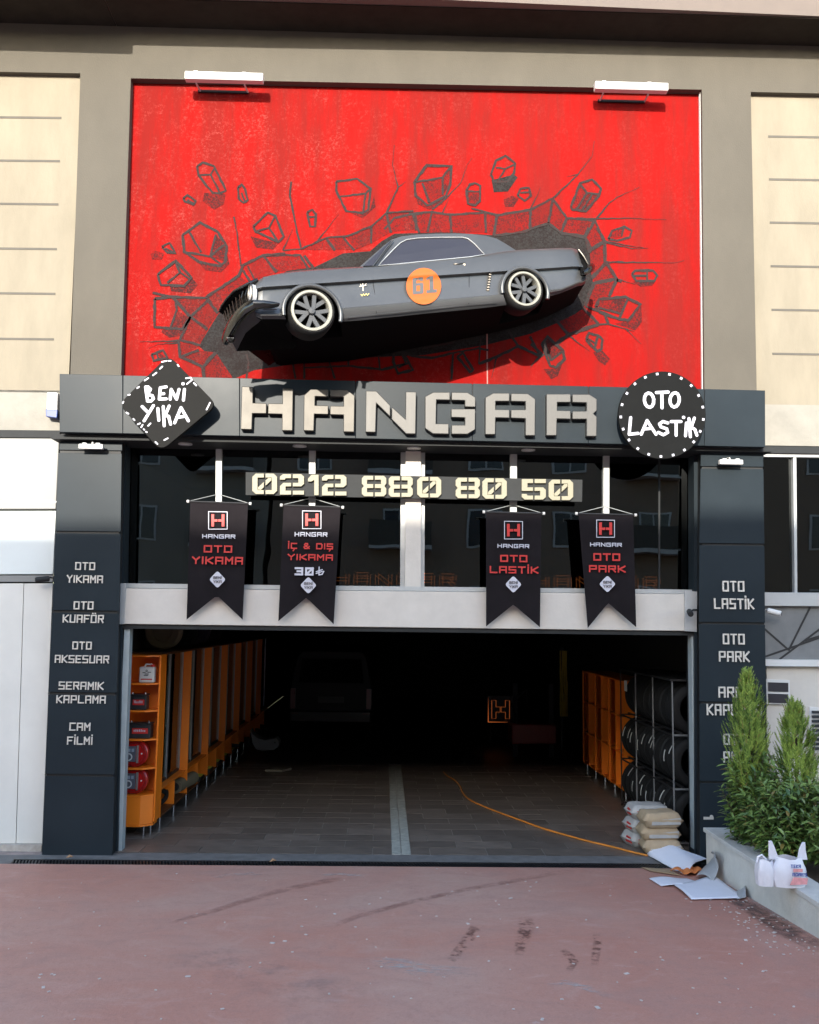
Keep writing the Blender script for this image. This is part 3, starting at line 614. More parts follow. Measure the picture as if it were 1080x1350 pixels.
# cracks
for p_, o_, w_, t_ in (
    ([(80,530),(130,490),(185,430),(205,370),(222,345)], A4, 1.8, 1), ([(118,540),(140,490)], A4, 1.2, 1), ([(-2,545),(80,538),(145,548),(270,540),(312,550),(430,530),(510,490),(560,560),(660,568)], A4, 2.4, 0),
    ([(430,528),(455,480),(466,450)], A4, 1.6, 1), ([(510,490),(600,405),(650,340),(658,285)], A4, 2.0, 1), ([(600,405),(560,412)], A4, 1.2, 1), ([(660,568),(712,505),(740,485),(818,450)], A4, 2.0, 1),
    ([(555,560),(660,562),(780,560),(915,566)], A4, 2.0, 1), ([(220,525),(300,545)], A4, 1.6, 0), ([(660,568),(695,640),(780,658),(850,668)], A4, 2.0, 1), ([(300,622),(400,610),(495,578),(540,612),(625,630),(650,672)], A4, 2.4, 0),
    ([(605,430),(600,480),(625,610),(640,670),(730,630),(800,625),(890,590),(945,540),(1040,535)], A3, 1.8, 0), ([(945,540),(985,450),(965,370),(972,300)], A3, 2.0, 1), ([(985,450),(1012,430)], A3, 1.2, 1),
    ([(640,670),(575,675)], A3, 1.2, 0), ([(575,675),(610,600)], A3, 1.6, 1), ([(700,640),(775,545)], A3, 1.5, 1), ([(400,555),(412,610),(418,675)], A3, 1.3, 0),
    ([(440,85),(600,125),(690,122)], A6, 2.2, 1), ([(450,205),(860,208),(910,195)], A6, 2.2, 1), ([(460,215),(520,310),(620,335)], A6, 2.2, 1), ([(400,575),(460,572),(560,600),(655,690)], A6, 2.2, 1), ([(560,600),(615,615)], A6, 1.4, 1),
    ([(225,640),(350,735)], A6, 2.0, 1), ([(395,0),(440,85),(440,200),(510,310),(465,410)], A6, 3.0, 0), ([(400,575),(225,635),(150,690)], A6, 3.4, 0), ([(350,140),(440,85)], A6, 2.6, 0), ([(360,300),(450,205)], A6, 3.6, 0),
    ([(370,330),(500,305)], A6, 3.2, 0), ([(320,465),(375,330)], A6, 3.0, 0), ([(310,475),(400,570)], A6, 3.2, 0), ([(140,540),(225,635)], A6, 3.2, 0), ([(410,500),(440,520),(462,572)], A6, 2.6, 0), ([(325,465),(415,500)], A6, 2.4, 0),
    ([(60,760),(0,820)], A6, 2.6, 1), ([(0,690),(75,760)], A6, 3.0, 0), ([(180,35),(320,50),(345,0)], A6, 2.6, 0), ([(320,50),(350,150)], A6, 2.6, 0), ([(510,310),(540,318)], A6, 3, 0),
    ([(220,237),(300,256),(470,262),(630,155),(650,105),(745,60),(850,50)], A5, 2.6, 0), ([(640,110),(632,40),(625,-30)], A5, 1.6, 1), ([(745,60),(920,58),(960,125)], A5, 2.4, 0), ([(650,130),(685,190)], A5, 2.4, 0), ([(672,110),(705,175)], A5, 1.6, 0),
    ([(745,60),(810,140)], A5, 2.6, 0), ([(940,60),(985,125)], A5, 2.6, 0), ([(480,265),(530,335)], A5, 2.8, 0), ([(315,260),(400,350),(480,275)], A5, 2.6, 0), ([(400,350),(480,412)], A5, 2.6, 0),
    ([(400,350),(350,462),(450,487)], A5, 2.4, 0), ([(350,465),(250,468),(160,470)], A5, 2.2, 1), ([(345,470),(350,540),(440,510)], A5, 2.8, 0), ([(350,540),(460,590),(520,520)], A5, 3.2, 0), ([(460,590),(465,640)], A5, 3.2, 0), ([(340,475),(250,480),(200,500)], A5, 1.4, 1),
    ([(730,632),(760,675)], A3, 2.4, 0), ([(790,628),(830,675)], A3, 2.4, 0), ([(890,590),(890,650)], A3, 2.2, 0), ([(945,545),(960,612)], A3, 2.4, 0), ([(1045,540),(1050,604)], A3, 2.4, 0),
    ([(10,545),(35,612)], A4, 2.0, 0), ([(80,540),(65,610)], A4, 2.0, 0), ([(145,548),(150,612)], A4, 2.2, 0), ([(270,540),(272,612)], A4, 2.2, 0), ([(312,550),(300,622)], A4, 2.6, 0), ([(430,530),(430,600)], A4, 2.6, 0), ([(510,490),(495,578)], A4, 2.4, 0),
    ([(560,560),(540,612)], A4, 2.4, 0), ([(660,568),(625,630)], A4, 2.4, 0), ([(695,640),(640,676)], A4, 2.6, 0), ([(10,545),(-55,560),(-90,600)], A4, 2.2, 0),
    ([(250,720),(262,760),(250,850)], C1, 1.8, 0), ([(480,740),(500,845)], C1, 1.8, 0), ([(545,700),(545,845)], C1, 1.8, 0), ([(650,690),(700,845)], C1, 1.8, 0), ([(760,690),(770,780),(940,800),(1080,765)], C1, 2.4, 0), ([(700,690),(770,700),(920,710),(930,800)], C1, 1.6, 0),
    ([(920,705),(1060,690)], C1, 1.8, 0), ([(540,790),(780,780)], C1, 1.6, 0), ([(0,690),(90,730),(190,740),(300,715),(290,850)], C2, 2.2, 0), ([(145,690),(300,660),(310,640)], C2, 1.8, 0), ([(300,715),(430,690),(480,700)], C2, 1.8, 0),
    ([(430,770),(520,735),(630,680),(740,730)], C2, 2.6, 0), ([(580,600),(630,680)], C2, 2.6, 0), ([(690,630),(740,725)], C2, 2.6, 0), ([(740,730),(690,790)], C2, 1.8, 1), ([(520,735),(495,840)], C2, 1.6, 1), ([(440,640),(430,770)], C2, 1.4, 0)):
    line(mp(p_, *o_), w_, bool(t_))
rock([(0,710),(40,710),(95,800),(20,820),(-5,760)], [[(20,790),(60,770)], [(40,712),(60,770)]], C2, None, 2.6)
rock([(320,735),(350,715),(400,800),(385,812)], [[(330,740),(370,790)]], C2, None, 2.4)
# panel joint in the red wall
part(MB().pp([(641.5, 440), (643, 440), (643.5, 508), (642, 508)], RY-.003, .002), 'joint', mat('joint_line', (.4, .16, .14), .7))

# ================================================================ THE WALL CAR
CARL = 'grey classic coupe half bursting out of the red wall above the garage'
car = thing('classic_car', CARL, 'car')
def ys(px): return -1.72 + (px-334)/(770-334)*.98        # the car's outer flank, front further out
ST = [(333, 372.5, 404), (338, 368.5, 414), (346, 365.3, 418), (358, 362.4, 418), (372, 359.8, 418), (390, 357.4, 419), (410, 355.6, 420), (430, 354.3, 421), (450, 353.2, 421.5), (475, 352, 420),
      (500, 350.8, 417.2), (530, 347.6, 414.2), (560, 344.5, 411), (590, 341.7, 408.2), (620, 338.8, 405.3), (645, 335.6, 402.6), (665, 332.2, 400), (690, 329.6, 396), (715, 328.6, 391), (740, 327.6, 384), (755, 327.5, 378), (763, 328.6, 374), (770, 340, 371.5), (774.5, 348, 368.5)]
def crease(px): return 379.0 + (px-340)*(-.0665)
def lowtrim(px): return 407.5 + (px-440)*(-.088)
bm = bmesh.new(); rings = []
for px, yt, yb in ST:
    Y = ys(px); s = (Y+CAM_D)/F_PX
    top = W(px, yt, Y+.13); bot = W(px, yb, Y); x = W(px, yt, Y).x; zt, z0 = top.z, bot.z; H_ = zt-z0
    zc = min(W(px, crease(px), Y).z, zt-.035); zl = max(W(px, lowtrim(px), Y).z, z0+.03)
    if zl > zc-.05: zl = zc-.08
    fall = 0 if px < 760 else (px-760)/15*.06
    fr_ = max(0, (346-px)/13)*.05
    o_ = fall+fr_
    sec = [(-.0, z0+.0), (Y+.30, z0+.005), (Y+.06+o_, z0), (Y+.03+o_, z0+.02), (Y+.012+o_, (z0+zl)/2), (Y+.004+o_, zl-.004), (Y+.016+o_, zl+.008), (Y+.040+o_, zl+(zc-zl)*.45), (Y+.052+o_, zc-.022), (Y+.050+o_, zc-.008), (Y+o_, zc+.002), (Y+.002+o_, zc+.02),
           (Y+.02+o_, zc+(zt-zc)*.45), (Y+.055+o_, zc+(zt-zc)*.80), (Y+.10+o_, zt-.008), (Y+.15+o_, zt), (Y+.45, zt+.03), (.0, zt+.05)]
    rings.append([bm.verts.new((x, yy, zz)) for yy, zz in sec])
n_s = len(rings[0])
for i in range(len(rings)-1):
    for j in range(n_s):
        f = bm.faces.new((rings[i][j], rings[i][(j+1) % n_s], rings[i+1][(j+1) % n_s], rings[i+1][j]))
        f.material_index = 1 if j <= 1 else 0
bm.faces.new(rings[0]); bm.faces.new(rings[-1][::-1]); bm.faces.ensure_lookup_table()
bmesh.ops.recalc_face_normals(bm, faces=bm.faces)
me = bpy.data.meshes.new('body'); bm.to_mesh(me); bm.free(); me.materials.append(M_body); me.materials.append(M_under)
body = bpy.data.objects.new('body', me); C.objects.link(body)
# wheel arches cut out of the body
wheels = [(411, 409.5, 28.6, 24.2, 33.5, 37), (691.5, 381, 24.4, 20.8, 29.5, 32)]
cutters = []
for (wx, wy, r1, r0, rt, ra) in wheels:
    Y = ys(wx); c = W(wx+1, wy+3.5, Y-.3); s = (Y+CAM_D)/F_PX
    mbc = MB().lathe([(ra*s, 0), (ra*s, .95), (0.0001, .95), (0.0001, 0)], (W(wx+1, wy+3, Y).x, Y-.3, W(wx+1, wy+3, Y).z), 'y', 48)
    bmesh.ops.remove_doubles(mbc.bm, verts=mbc.bm.verts, dist=2e-3)
    cu_ = mbc.make('cutter', M_under); cutters.append(cu_)
    md = body.modifiers.new('b', 'BOOLEAN'); md.operation = 'DIFFERENCE'; md.object = cu_; md.solver = 'EXACT'
bpy.context.view_layer.update()
dg = bpy.context.evaluated_depsgraph_get(); me2 = bpy.data.meshes.new_from_object(body.evaluated_get(dg))
body.modifiers.clear(); body.data = me2
for c_ in cutters: bpy.data.objects.remove(c_)
for p in me2.polygons: p.use_smooth = True
me2.set_sharp_from_angle(angle=math.radians(28)); body.parent = car
mi = len(me2.materials)
for p in me2.polygons:     # inside of the arches is black
    c = p.center
    for (wx, wy, r1, r0, rt, ra) in wheels:
        Y = ys(wx); cc = W(wx+1, wy+3, Y); s = (Y+CAM_D)/F_PX
        d = math.hypot(c.x-cc.x, c.z-cc.z)
        if d < ra*s*1.01 and c.y > Y+.02: p.material_index = 1
# arch lips
for (wx, wy, r1, r0, rt, ra) in wheels:
    Y = ys(wx); cc = W(wx+1, wy+3, Y); s = (Y+CAM_D)/F_PX; a0, a1 = (-12, 192)
    pts = [(cc.x+ra*s*1.03*math.cos(math.radians(a)), ys(wx+ra*math.cos(math.radians(a)))-.002, cc.z+ra*s*1.03*math.sin(math.radians(a))) for a in range(a0, a1+1, 6)]
    MB().tube(pts, .020, 8).make('wheel_arch', M_body, car, smooth=60)
    # dark liner between tyre and arch
# wheels
for (wx, wy, r1, r0, rt, ra) in wheels:
    Y = ys(wx)+.02; c = W(wx, wy, Y); s = (Y+CAM_D)/F_PX; R1, R0, RT = r1*s, r0*s, rt*s
    wh = bpy.data.objects.new('wheel', None); C.objects.link(wh); wh.parent = car; wh.location = c; wh.rotation_euler = (0, 0, math.atan2(.98, 3.6))
    tw2 = .24
    MB().lathe([(R1-.004, .0), (R1+.012, -.010), (RT-.018, -.004), (RT-.004, .015), (RT, .04), (RT, tw2-.03), (RT-.02, tw2), (R1, tw2)], (-.0, 0, -.0), 'y', 56).make('tyre', M_rub, wh, smooth=35)
    MB().lathe([(R1, -.006), (R1-.004, -.016), (R0+.006, -.018), (R0, -.010), (R0, .10), (R1, .10)], (0, 0, 0), 'y', 56).make('whitewall_rim', M_wwall, wh, smooth=35)
    MB().lathe([(R0+.002, .085), (R0+.002, .10), (.0005, .10), (.0005, .085)], (0, 0, 0), 'y', 32).make('hub_back', M_under, wh)
    for k in range(5):
        a = math.radians(90+72*k+(8 if wx < 500 else 20)); d = Vector((math.cos(a), 0, math.sin(a))); n_ = Vector((-d.z, 0, d.x))
        for sgn in (-1, 1):
            d2 = (d*R0*1.0 + n_*sgn*R0*.30); st_ = n_*sgn*R0*.14 + d*R0*.12
            mid = (d2+st_)/2; hv = (d2-st_)/2; wn = Vector((-hv.z, 0, hv.x)).normalized()*R0*.115
            MB().obox(Vector((mid.x, .03+.0015*k+(.0007 if sgn > 0 else 0), mid.z)), hv, (0, .014, 0), wn).make('spoke', M_spoke, wh, bevel=.002)
    MB().lathe([(R0*.2, -.002), (R0*.17, -.010), (.0005, -.012), (.0005, .05), (R0*.2, .05)], (0, 0, 0), 'y', 24).make('hub_cap', M_spoke, wh, smooth=40)
# greenhouse
def gp_(x, y, dy): return W(x, y, ys(x)+dy)
roof_bot = [(475, 352), (500, 350.9), (530, 348), (560, 345), (590, 342), (620, 339), (645, 336), (665, 332.8), (681, 331)]
roof_out = [(475, 351, .18), (492, 336, .22), (507, 323, .25), (517, 315.5, .27), (530, 311.5, .27), (550, 309, .27), (575, 308, .27), (600, 307.6, .27), (622, 308.4, .27), (640, 310.5, .27), (655, 314.5, .25), (668, 322, .22), (682, 331, .17)]
bm = bmesh.new(); n_r = len(roof_out)
base = []
for i, (x, y, d) in enumerate(roof_out):
    bx = 475+(682-475)*i/(n_r-1)
    for j in range(len(roof_bot)-1):
        if roof_bot[j][0] <= bx <= roof_bot[j+1][0]+1e-6:
            t = (bx-roof_bot[j][0])/(roof_bot[j+1][0]-roof_bot[j][0]); by = roof_bot[j][1]+(roof_bot[j+1][1]-roof_bot[j][1])*t; break
    base.append((bx, by+1.5))
cols = []
for (x, y, d), (bx, by) in zip(roof_out, base):
    P0 = gp_(bx, by+.6, .135); P1 = gp_(x, y, d-.03); P2 = P1+Vector((0, .05, .012)); P3 = Vector((P1.x, 0, P1.z+.05)); P0b = Vector((P0.x, 0, P0.z))
    mid = P0.lerp(P1, .5)+Vector((0, -.012, 0))
    cols.append([bm.verts.new(p) for p in (P0b, P0, mid, P1, P2, P3)])
for i in range(n_r-1):
    for j in range(5): bm.faces.new((cols[i][j], cols[i+1][j], cols[i+1][j+1], cols[i][j+1]))
bmesh.ops.recalc_face_normals(bm, faces=bm.faces); mb = MB(); mb.bm.free(); mb.bm = bm
mb.make('roof', M_body, car, smooth=35, recalc=True)
def onside(px, py, out=.004):
    """point on the cabin flank"""
    for j in range(len(roof_bot)-1):
        if roof_bot[j][0] <= px <= roof_bot[j+1][0]: by = roof_bot[j][1]+(roof_bot[j+1][1]-roof_bot[j][1])*(px-roof_bot[j][0])/(roof_bot[j+1][0]-roof_bot[j][0]); break
    else: by = 350
    t = max(0, min(1, (by+1.5-py)/38)); return W(px, py, ys(px)+.105+.135*t-.012*4*t*(1-t)-out)
win = [(499, 350.3), (509, 339), (519, 328.5), (528, 320), (536, 316), (551, 313.8), (580, 312.8), (610, 312.8), (617, 314.5), (626, 321.5), (639, 335.4), (620, 338.6), (590, 341.5), (560, 344.4), (530, 347.4)]
def shell(pts, m, name, out, th=.02, par=car, sm=0): return MB().prism([onside(x, y, out) for x, y in pts], Vector((0, th, 0))).make(name, m, par)
sw = shell(win, M_glassd, 'side_window', .022, .05)
MB().tube([onside(x, y, .030) for x, y in win], .0055, 6, True).make('window_trim', M_alu, sw, smooth=60)
shell([(479, 350.5), (491, 350), (513.5, 318.5), (516, 316.8), (510, 321.5)], M_glassd, 'windscreen', .026, .03)
MB().tube([onside(x, y, .030) for x, y in ((491.5, 351), (500, 340), (511, 325), (518.5, 316.5))], .006, 6).make('screen_trim', M_body, car)
# flank details: all sit on the panels
def fl(px, py, out): return W(px, py, ys(px)-out)
def zrel(px, py):      # depth of the section at a height
    Y = ys(px); c_ = crease(px); l_ = lowtrim(px)
    if py < c_: return Y+.0+min(.15, (c_-py)*.0035)
    if py < l_: return Y+.045
    return Y+.01
def flank_strip(pts, wp, m, name, out=.004, th=.012):
    mb = MB(); q = []
    for i in range(len(pts)-1):
        (a, b_), (c_, d_) = pts[i], pts[i+1]; k = max(1, int(math.hypot(c_-a, d_-b_)/12))
        q += [(a+(c_-a)*j/k, b_+(d_-b_)*j/k) for j in range(k)]
    q.append(pts[-1])
    P = [W(x, y, zrel(x, y)-out) for x, y in q]
    mb.tube(P, wp/2*.0072, 6); return mb.make(name, m, car, smooth=60)
flank_strip([(457, 404.6), (500, 401), (560, 396.2), (618, 390.6), (634, 388.6)], .9, M_alu, 'side_trim', -.008)
flank_strip([(368, 417), (372, 412)], .6, M_body, 'lip')
for q in ([(489.5, 354), (492.5, 375), (496, 399), (496.5, 413)], [(618.6, 342), (618.8, 365), (618.4, 390), (618.2, 401)]):
    flank_strip(q, .55, M_under, 'door_seam', .0015)
flank_strip([(622, 390), (634, 388.8), (640, 387.5), (643.5, 383), (646.5, 362), (647.5, 358.5)], 1.9, M_chrome, 'scoop_trim', .010)
for i in range(7): y_ = 362+i*3.4; x_ = 646.3-i*.5; MB().obox(W(x_, y_, zrel(x_, y_)-.016), (.014, 0, 0), (0, .012, 0), (0, 0, .007)).make('scoop_fin', M_chrome, car, bevel=.002)
flank_strip([(458, 417.8), (520, 412), (600, 403.7), (655, 398.5)], .7, M_body, 'sill_trim', .0)
# door handle
h = MB().tube([W(x, y, zrel(x, y)-d) for x, y, d in ((597, 349, .0), (598.5, 348.3, .02), (606, 347.6, .025), (612.5, 347, .02), (613.5, 347, .0))], .0075, 6).make('door_handle', M_chrome, car, smooth=60)
MB().lathe([(.014, -.01), (.014, .02), (.0005, .02), (.0005, -.01)], W(612, 349.2, zrel(612, 349)-.012), 'y', 14).make('keyhole', M_chrome, car)
# race number roundel follows the flank
cx_, cy_, rr_ = 558.7, 377.2, 23.6
bm = bmesh.new(); NR = 9; NA = 40; rows = []
def rp(r, a, out=.017):
    x = cx_+r*.98*math.cos(a); y = cy_+r*1.02*math.sin(a); c_ = crease(x); l_ = lowtrim(x); Y = ys(x)
    t = min(1, max(0, (y-(c_-3))/6)); dep = (c_-y)*.0032 if y < c_ else 0
    t2 = min(1, max(0, (y-(l_-3))/5)); base_ = Y+max(0, min(.13, dep))*(1-t)+(.030*t)*(1-t2)+.006*t2
    return W(x, y, base_-out)
cen = bm.verts.new(rp(0, 0)); prev = None
for i in range(1, NR+1):
    ring = [bm.verts.new(rp(rr_*i/NR, 2*math.pi*k/NA)) for k in range(NA)]
    for k in range(NA):
        if prev is None: bm.faces.new((cen, ring[k], ring[(k+1) % NA]))
        else: bm.faces.new((prev[k], ring[k], ring[(k+1) % NA], prev[(k+1) % NA]))
    prev = ring
mb = MB(); mb.bm.free(); mb.bm = bm; rd = mb.make('number_roundel', M_badge, car, smooth=40)
def flank_quad(mb, px4, out, n=5):
    # quad in px (tl,tr,br,bl) draped on the flank
    g_ = []
    for j in range(n+1):
        r_ = []
        for i in range(2):
            t = j/n; a = px4[0] if i == 0 else px4[1]; b_ = px4[3] if i == 0 else px4[2]
            x = a[0]+(b_[0]-a[0])*t; y = a[1]+(b_[1]-a[1])*t; dx, dy = (x-cx_)/.98, (y-cy_)/1.02
            r_.append(mb.bm.verts.new(rp(math.hypot(dx, dy), math.atan2(dy, dx), out+.009)))
        g_.append(r_)
    for j in range(n): mb.bm.faces.new((g_[j][0], g_[j][1], g_[j+1][1], g_[j+1][0]))
mb = MB()
sl = -.05
for q in ([(544,367.5),(548.8,367),(549.2,386.5),(544.4,387)], [(553.8,374),(558.2,373.6),(558.6,385.8),(554,386)], [(544.4,366.8),(557.5,365.2),(558,368.8),(544.6,370.2)], [(544.5,374),(557.5,372.6),(557.6,375.8),(544.6,377)], [(544.6,384.4),(557.8,383.2),(557.6,387),(544.8,388)], [(554,366),(558,365.6),(558,370),(554,370.4)],
          [(566.2,364.2),(571,363.6),(571.8,385),(566.8,385.4)], [(562,366.6),(567,363.8),(567,367.6),(562.4,369.4)], [(562.2,382.6),(576,381.2),(576,385.4),(562.4,386.4)]):
    flank_quad(mb, [(x, y) for x, y in q], .0095+random.random()*.0012, 3)
mb.make('race_number', M_bnum, rd)
# fender emblem and script
mb = MB(); k = 0
for a, b_, t in (((478.3, 373.5), (478.8, 383.5), .9), ((474, 377.8), (482.5, 376.4), 1.0), ((475.4, 374.8), (476.8, 377.5), .6), ((481.5, 375.6), (483.2, 374.2), .6)):
    k += 1; Y = zrel(478, 380)+.004; capsule(mb, a, b_, t, Y, .006, k)
mb.make('emblem', M_chrome, car)
mb = MB(); pts = [(471, 390.5), (472.5, 387.6), (474, 390.4), (476, 388.2), (477.5, 390.2), (479.5, 387.8), (481, 389.6), (483, 387.4), (484.5, 389.4), (486.5, 387.2)]
for i in range(len(pts)-1): capsule(mb, pts[i], pts[i+1], .55, zrel(478, 388)-.002, .004, i)
mb.make('script', mat('gold_script', (.45, .33, .06), .4, .5), car)
# nose: hood lip, grille, headlight, bumper, valance
lip = [(339, 368.5, -1.650), (331, 372.6, -1.690), (320, 378, -1.590), (308.5, 384, -1.470), (299, 394, -1.370), (292.5, 403, -1.290), (289, 411, -1.230)]
low = [(338, 397, -1.690), (331, 398, -1.670), (320, 404.5, -1.570), (311, 413, -1.450), (303.5, 423, -1.370), (297.5, 431, -1.290), (293.5, 437, -1.230)]
mb = MB(); bmv = mb.bm; ga = []
for (a, b_) in zip(lip, low):
    P = W(*a); Q = W(*b_); rec = Vector((.05, .07, 0)); mid = P.lerp(Q, .5)
    ga.append([bmv.verts.new(v) for v in (Vector((P.x+.25, .0, P.z+.03)), P, P+rec+Vector((0, 0, -.01)), mid+rec*1.2, Q+rec, Q, Vector((Q.x+.3, 0, Q.z)))])
for i in range(len(ga)-1):
    for j in range(6): f = bmv.faces.new((ga[i][j], ga[i+1][j], ga[i+1][j+1], ga[i][j+1])); f.material_index = 0 if j in (0,) else 1
o = mb.make('grille_surround', M_body, car, smooth=40); o.data.materials.append(mat('grille_black', (.015, .014, .014), .3, .5))
MB().tube([W(*p) for p in lip], [.014, .018, .016, .014, .013, .012, .010], 8).make('hood_lip', M_bump, car, smooth=60)
for i, t in enumerate((.12, .20, .28, .36)):
    def at(l_, t):
        f = t*(len(l_)-1); i0 = min(int(f), len(l_)-2); u = f-i0; return W(*l_[i0]).lerp(W(*l_[i0+1]), u)
    MB().tube([at(lip, t)+Vector((.02, .02, -.02)), at(lip, t).lerp(at(low, t), .5)+Vector((.0, .0, 0)), at(low, t)+Vector((.02, .02, .02))], .007, 6).make('grille_bar', M_chrome, car)
for i, t in enumerate((.46, .54, .62, .70, .78, .86, .94)):
    MB().tube([at(lip, t)+Vector((.03, .03, -.03)), at(lip, t).lerp(at(low, t), .5)+Vector((.03, .03, 0)), at(low, t)+Vector((.03, .03, .03))], .006, 6).make('grille_bar', mat('bronze_bar', (.035, .022, .018), .35, .7), car)
for f in (.3, .5, .7):
    MB().tube([at(lip, t).lerp(at(low, t), f)+Vector((.035, .035, 0)) for t in (.4, .55, .7, .85, .97)], .004, 6).make('grille_slat', mat('bronze_bar', (.1, .05, .04)), car)
# headlight
hc = W(330.5, 386, -1.685); hn = Vector((-.75, -.62, 0)).normalized(); hx = Vector((hn.y, -hn.x, 0))
pts = [hc+hx*.030*math.cos(a)+Vector((0, 0, .085))*math.sin(a) for a in [2*math.pi*i/24 for i in range(24)]]
hl = MB().prism(pts, -hn*.05).make('headlight', mat('headlight_glass', (.55, .56, .58), .12, .3), car, smooth=40)
MB().tube([p+hn*.004 for p in pts], .009, 6, True).make('headlight_ring', M_chrome, hl, smooth=60)
# bumper: swept bar
def sweep(path, hh, tt, m, name, sm=40):
    mb = MB(); R_ = []
    P = [W(*p[:3]) for p in path]
    for i, p in enumerate(P):
        d = (P[min(i+1, len(P)-1)]-P[max(i-1, 0)]); d.z = 0; d.normalize(); nrm = Vector((-d.y, d.x, 0))
        if nrm.y > 0: nrm = -nrm
        h_ = hh*path[i][3] if len(path[i]) > 3 else hh
        prof = [(tt*.2, h_*1.0), (tt*.8, h_*.8), (tt, h_*.25), (tt*.9, -h_*.35), (tt*.55, -h_*.9), (0, -h_), (-tt*.4, -h_*.9), (-tt*.4, h_*.9)]
        R_.append([mb.bm.verts.new(p+nrm*a+Vector((0, 0, b_))) for a, b_ in prof])
    for i in range(len(R_)-1):
        for j in range(8): mb.bm.faces.new((R_[i][j], R_[i][(j+1) % 8], R_[i+1][(j+1) % 8], R_[i+1][j]))
    mb.bm.faces.new(R_[0]); mb.bm.faces.new(R_[-1][::-1]); return mb.make(name, m, car, smooth=sm)
sweep([(366, 402.5, -1.685, .35), (358, 402.3, -1.720, .6), (346, 401.5, -1.750, .75), (337, 402, -1.760, .9), (327, 407, -1.690, 1.1), (316, 417, -1.570, 1.3), (307, 430, -1.450, 1.5), (301, 441, -1.330, 1.5), (298.5, 447, -1.250, 1.2)], .050, .045, M_bump, 'bumper')
mb = MB()
va = [(365, 407, -1.630), (348, 407, -1.670), (338, 409, -1.670), (327, 416, -1.600), (317, 427, -1.490), (309, 439, -1.370), (305, 449, -1.270)]
vb = [(365, 417, -1.590), (348, 418, -1.610), (340, 426, -1.550), (332, 432, -1.470), (324, 439, -1.370), (317, 452, -1.270), (312, 463, -1.190)]
gv = []
for a, b_ in zip(va, vb):
    P, Q = W(*a), W(*b_); gv.append([mb.bm.verts.new(v) for v in (P, Q, Vector((Q.x+.5, -.75, Q.z+.16)))])
for i in range(len(gv)-1):
    for j in range(2): f = mb.bm.faces.new((gv[i][j], gv[i+1][j], gv[i+1][j+1], gv[i][j+1])); f.material_index = j
o = mb.make('valance', M_body, car, smooth=40); o.data.materials.append(M_under)
MB().lathe([(.04, 0), (.034, -.015), (.0005, -.02), (.0005, .02), (.04, .02)], W(304, 446, -1.38), 'y', 20).make('fog_lamp', M_bump, car, smooth=40)
# tail: lamp bezel, bumper
sweep([(768, 360, -.78, .5), (776, 355.5, -.74, 1), (780, 352.5, -.62, 1), (781, 353, -.48, 1)], .045, .03, M_bump, 'rear_bumper')
MB().tube([W(763, 328.8, -.72), W(770, 338, -.73), W(775.5, 348, -.72)], .010, 6).make('tail_trim', M_chrome, car, smooth=60)
MB().prism([W(764, 330, -.70), W(775, 348, -.70), W(774, 361, -.70), W(766, 362, -.70)], Vector((0, .6, 0))).make('tail_panel', M_under, car)
# inner mass closing the car to the wall
MB().prism([W(345, 402, -.9), W(450, 398, -.8), W(640, 385, -.5), W(755, 365, -.4), W(757, 345, -.4), W(345, 375, -.9)], Vector((0, .5, 0))).make('inner_frame', M_under, car)

# ================================================================ SIGNS
LY = -.37
HL = {
'H1': [(318.8,509.3),(333.5,509.8),(333.5,531),(351.5,531.7),(351.2,545.2),(332.8,545),(332,566.3),(317.2,565.8)], 'H2': [(353.5,531.7),(372.3,532),(372.5,511.5),(386.5,512),(385.7,567.8),(371.7,567.5),(372,546),(353.2,545.5)],
'A1': [(400.8,521),(409.5,513),(432.9,513.2),(432.9,523),(415.5,522.5),(415.3,534.3),(432.9,534.7),(432.9,546.3),(414.5,545.8),(413.8,568),(400.2,567.6)], 'A2': [(435.3,513.3),(457.7,513.8),(467.8,521.5),(467,569.5),(452.8,569.2),(453,547),(435.2,546.5),(435.2,535),(453,535.3),(453,523.4),(435.3,523)],
'N1': [(482.5,515.2),(496.5,515.5),(514.7,534.5),(514.7,549.5),(496.3,531.5),(495.2,569.8),(481.8,569.5)], 'N2': [(516.6,536),(534.7,552.5),(535,516.3),(549,516.6),(548,572),(535.5,571.8),(516.4,552.5)],
'G1': [(560.5,522.9),(571.3,516.9),(593.4,517),(593.4,527.3),(575.6,527),(575,558.5),(591.8,558.6),(591.8,572.2),(570.8,571.7),(560.5,564.5)], 'G2': [(595.4,517),(616.5,517.3),(627.1,523.6),(627.1,536.6),(613,536.2),(613,527.8),(595.4,527.4)],
'G3': [(594.9,539),(627,538.9),(626.7,566.2),(616.5,572.3),(595.3,572.2),(595.4,560.2),(613,560.3),(613,550.6),(595,550)],
'B1': [(639.9,524),(650.3,518.1),(671.9,518.1),(671.9,528.9),(653.6,528.9),(653.6,539.7),(671.9,540),(671.9,551),(653.6,550.6),(653.2,572.7),(639.9,572.7)], 'B2': [(673.8,518.5),(696,518.8),(706.1,526),(705.6,574.2),(692.9,574.1),(692.9,551.8),(673.8,551),(673.8,540),(692.9,540),(692.9,529.4),(673.8,528.9)],
'R1': [(720.5,519.3),(752.6,519.3),(752.6,530.3),(735,530.3),(735,540.9),(752.6,541.4),(752.6,552.5),(734.5,552),(734,574.1),(720.5,574.1)], 'R2': [(754.7,519.7),(777.1,519.7),(787.2,526),(787.2,541),(782.7,545.3),(787.2,549.4),(786.8,575.1),(773.5,575.1),(773.5,552.5),(754.7,552.5),(754.7,541.9),(773.5,541.9),(773.5,530.8),(754.7,530.3)]}
hs = thing('hangar_sign', 'large steel stencil letters reading HANGAR on the fascia', 'sign')
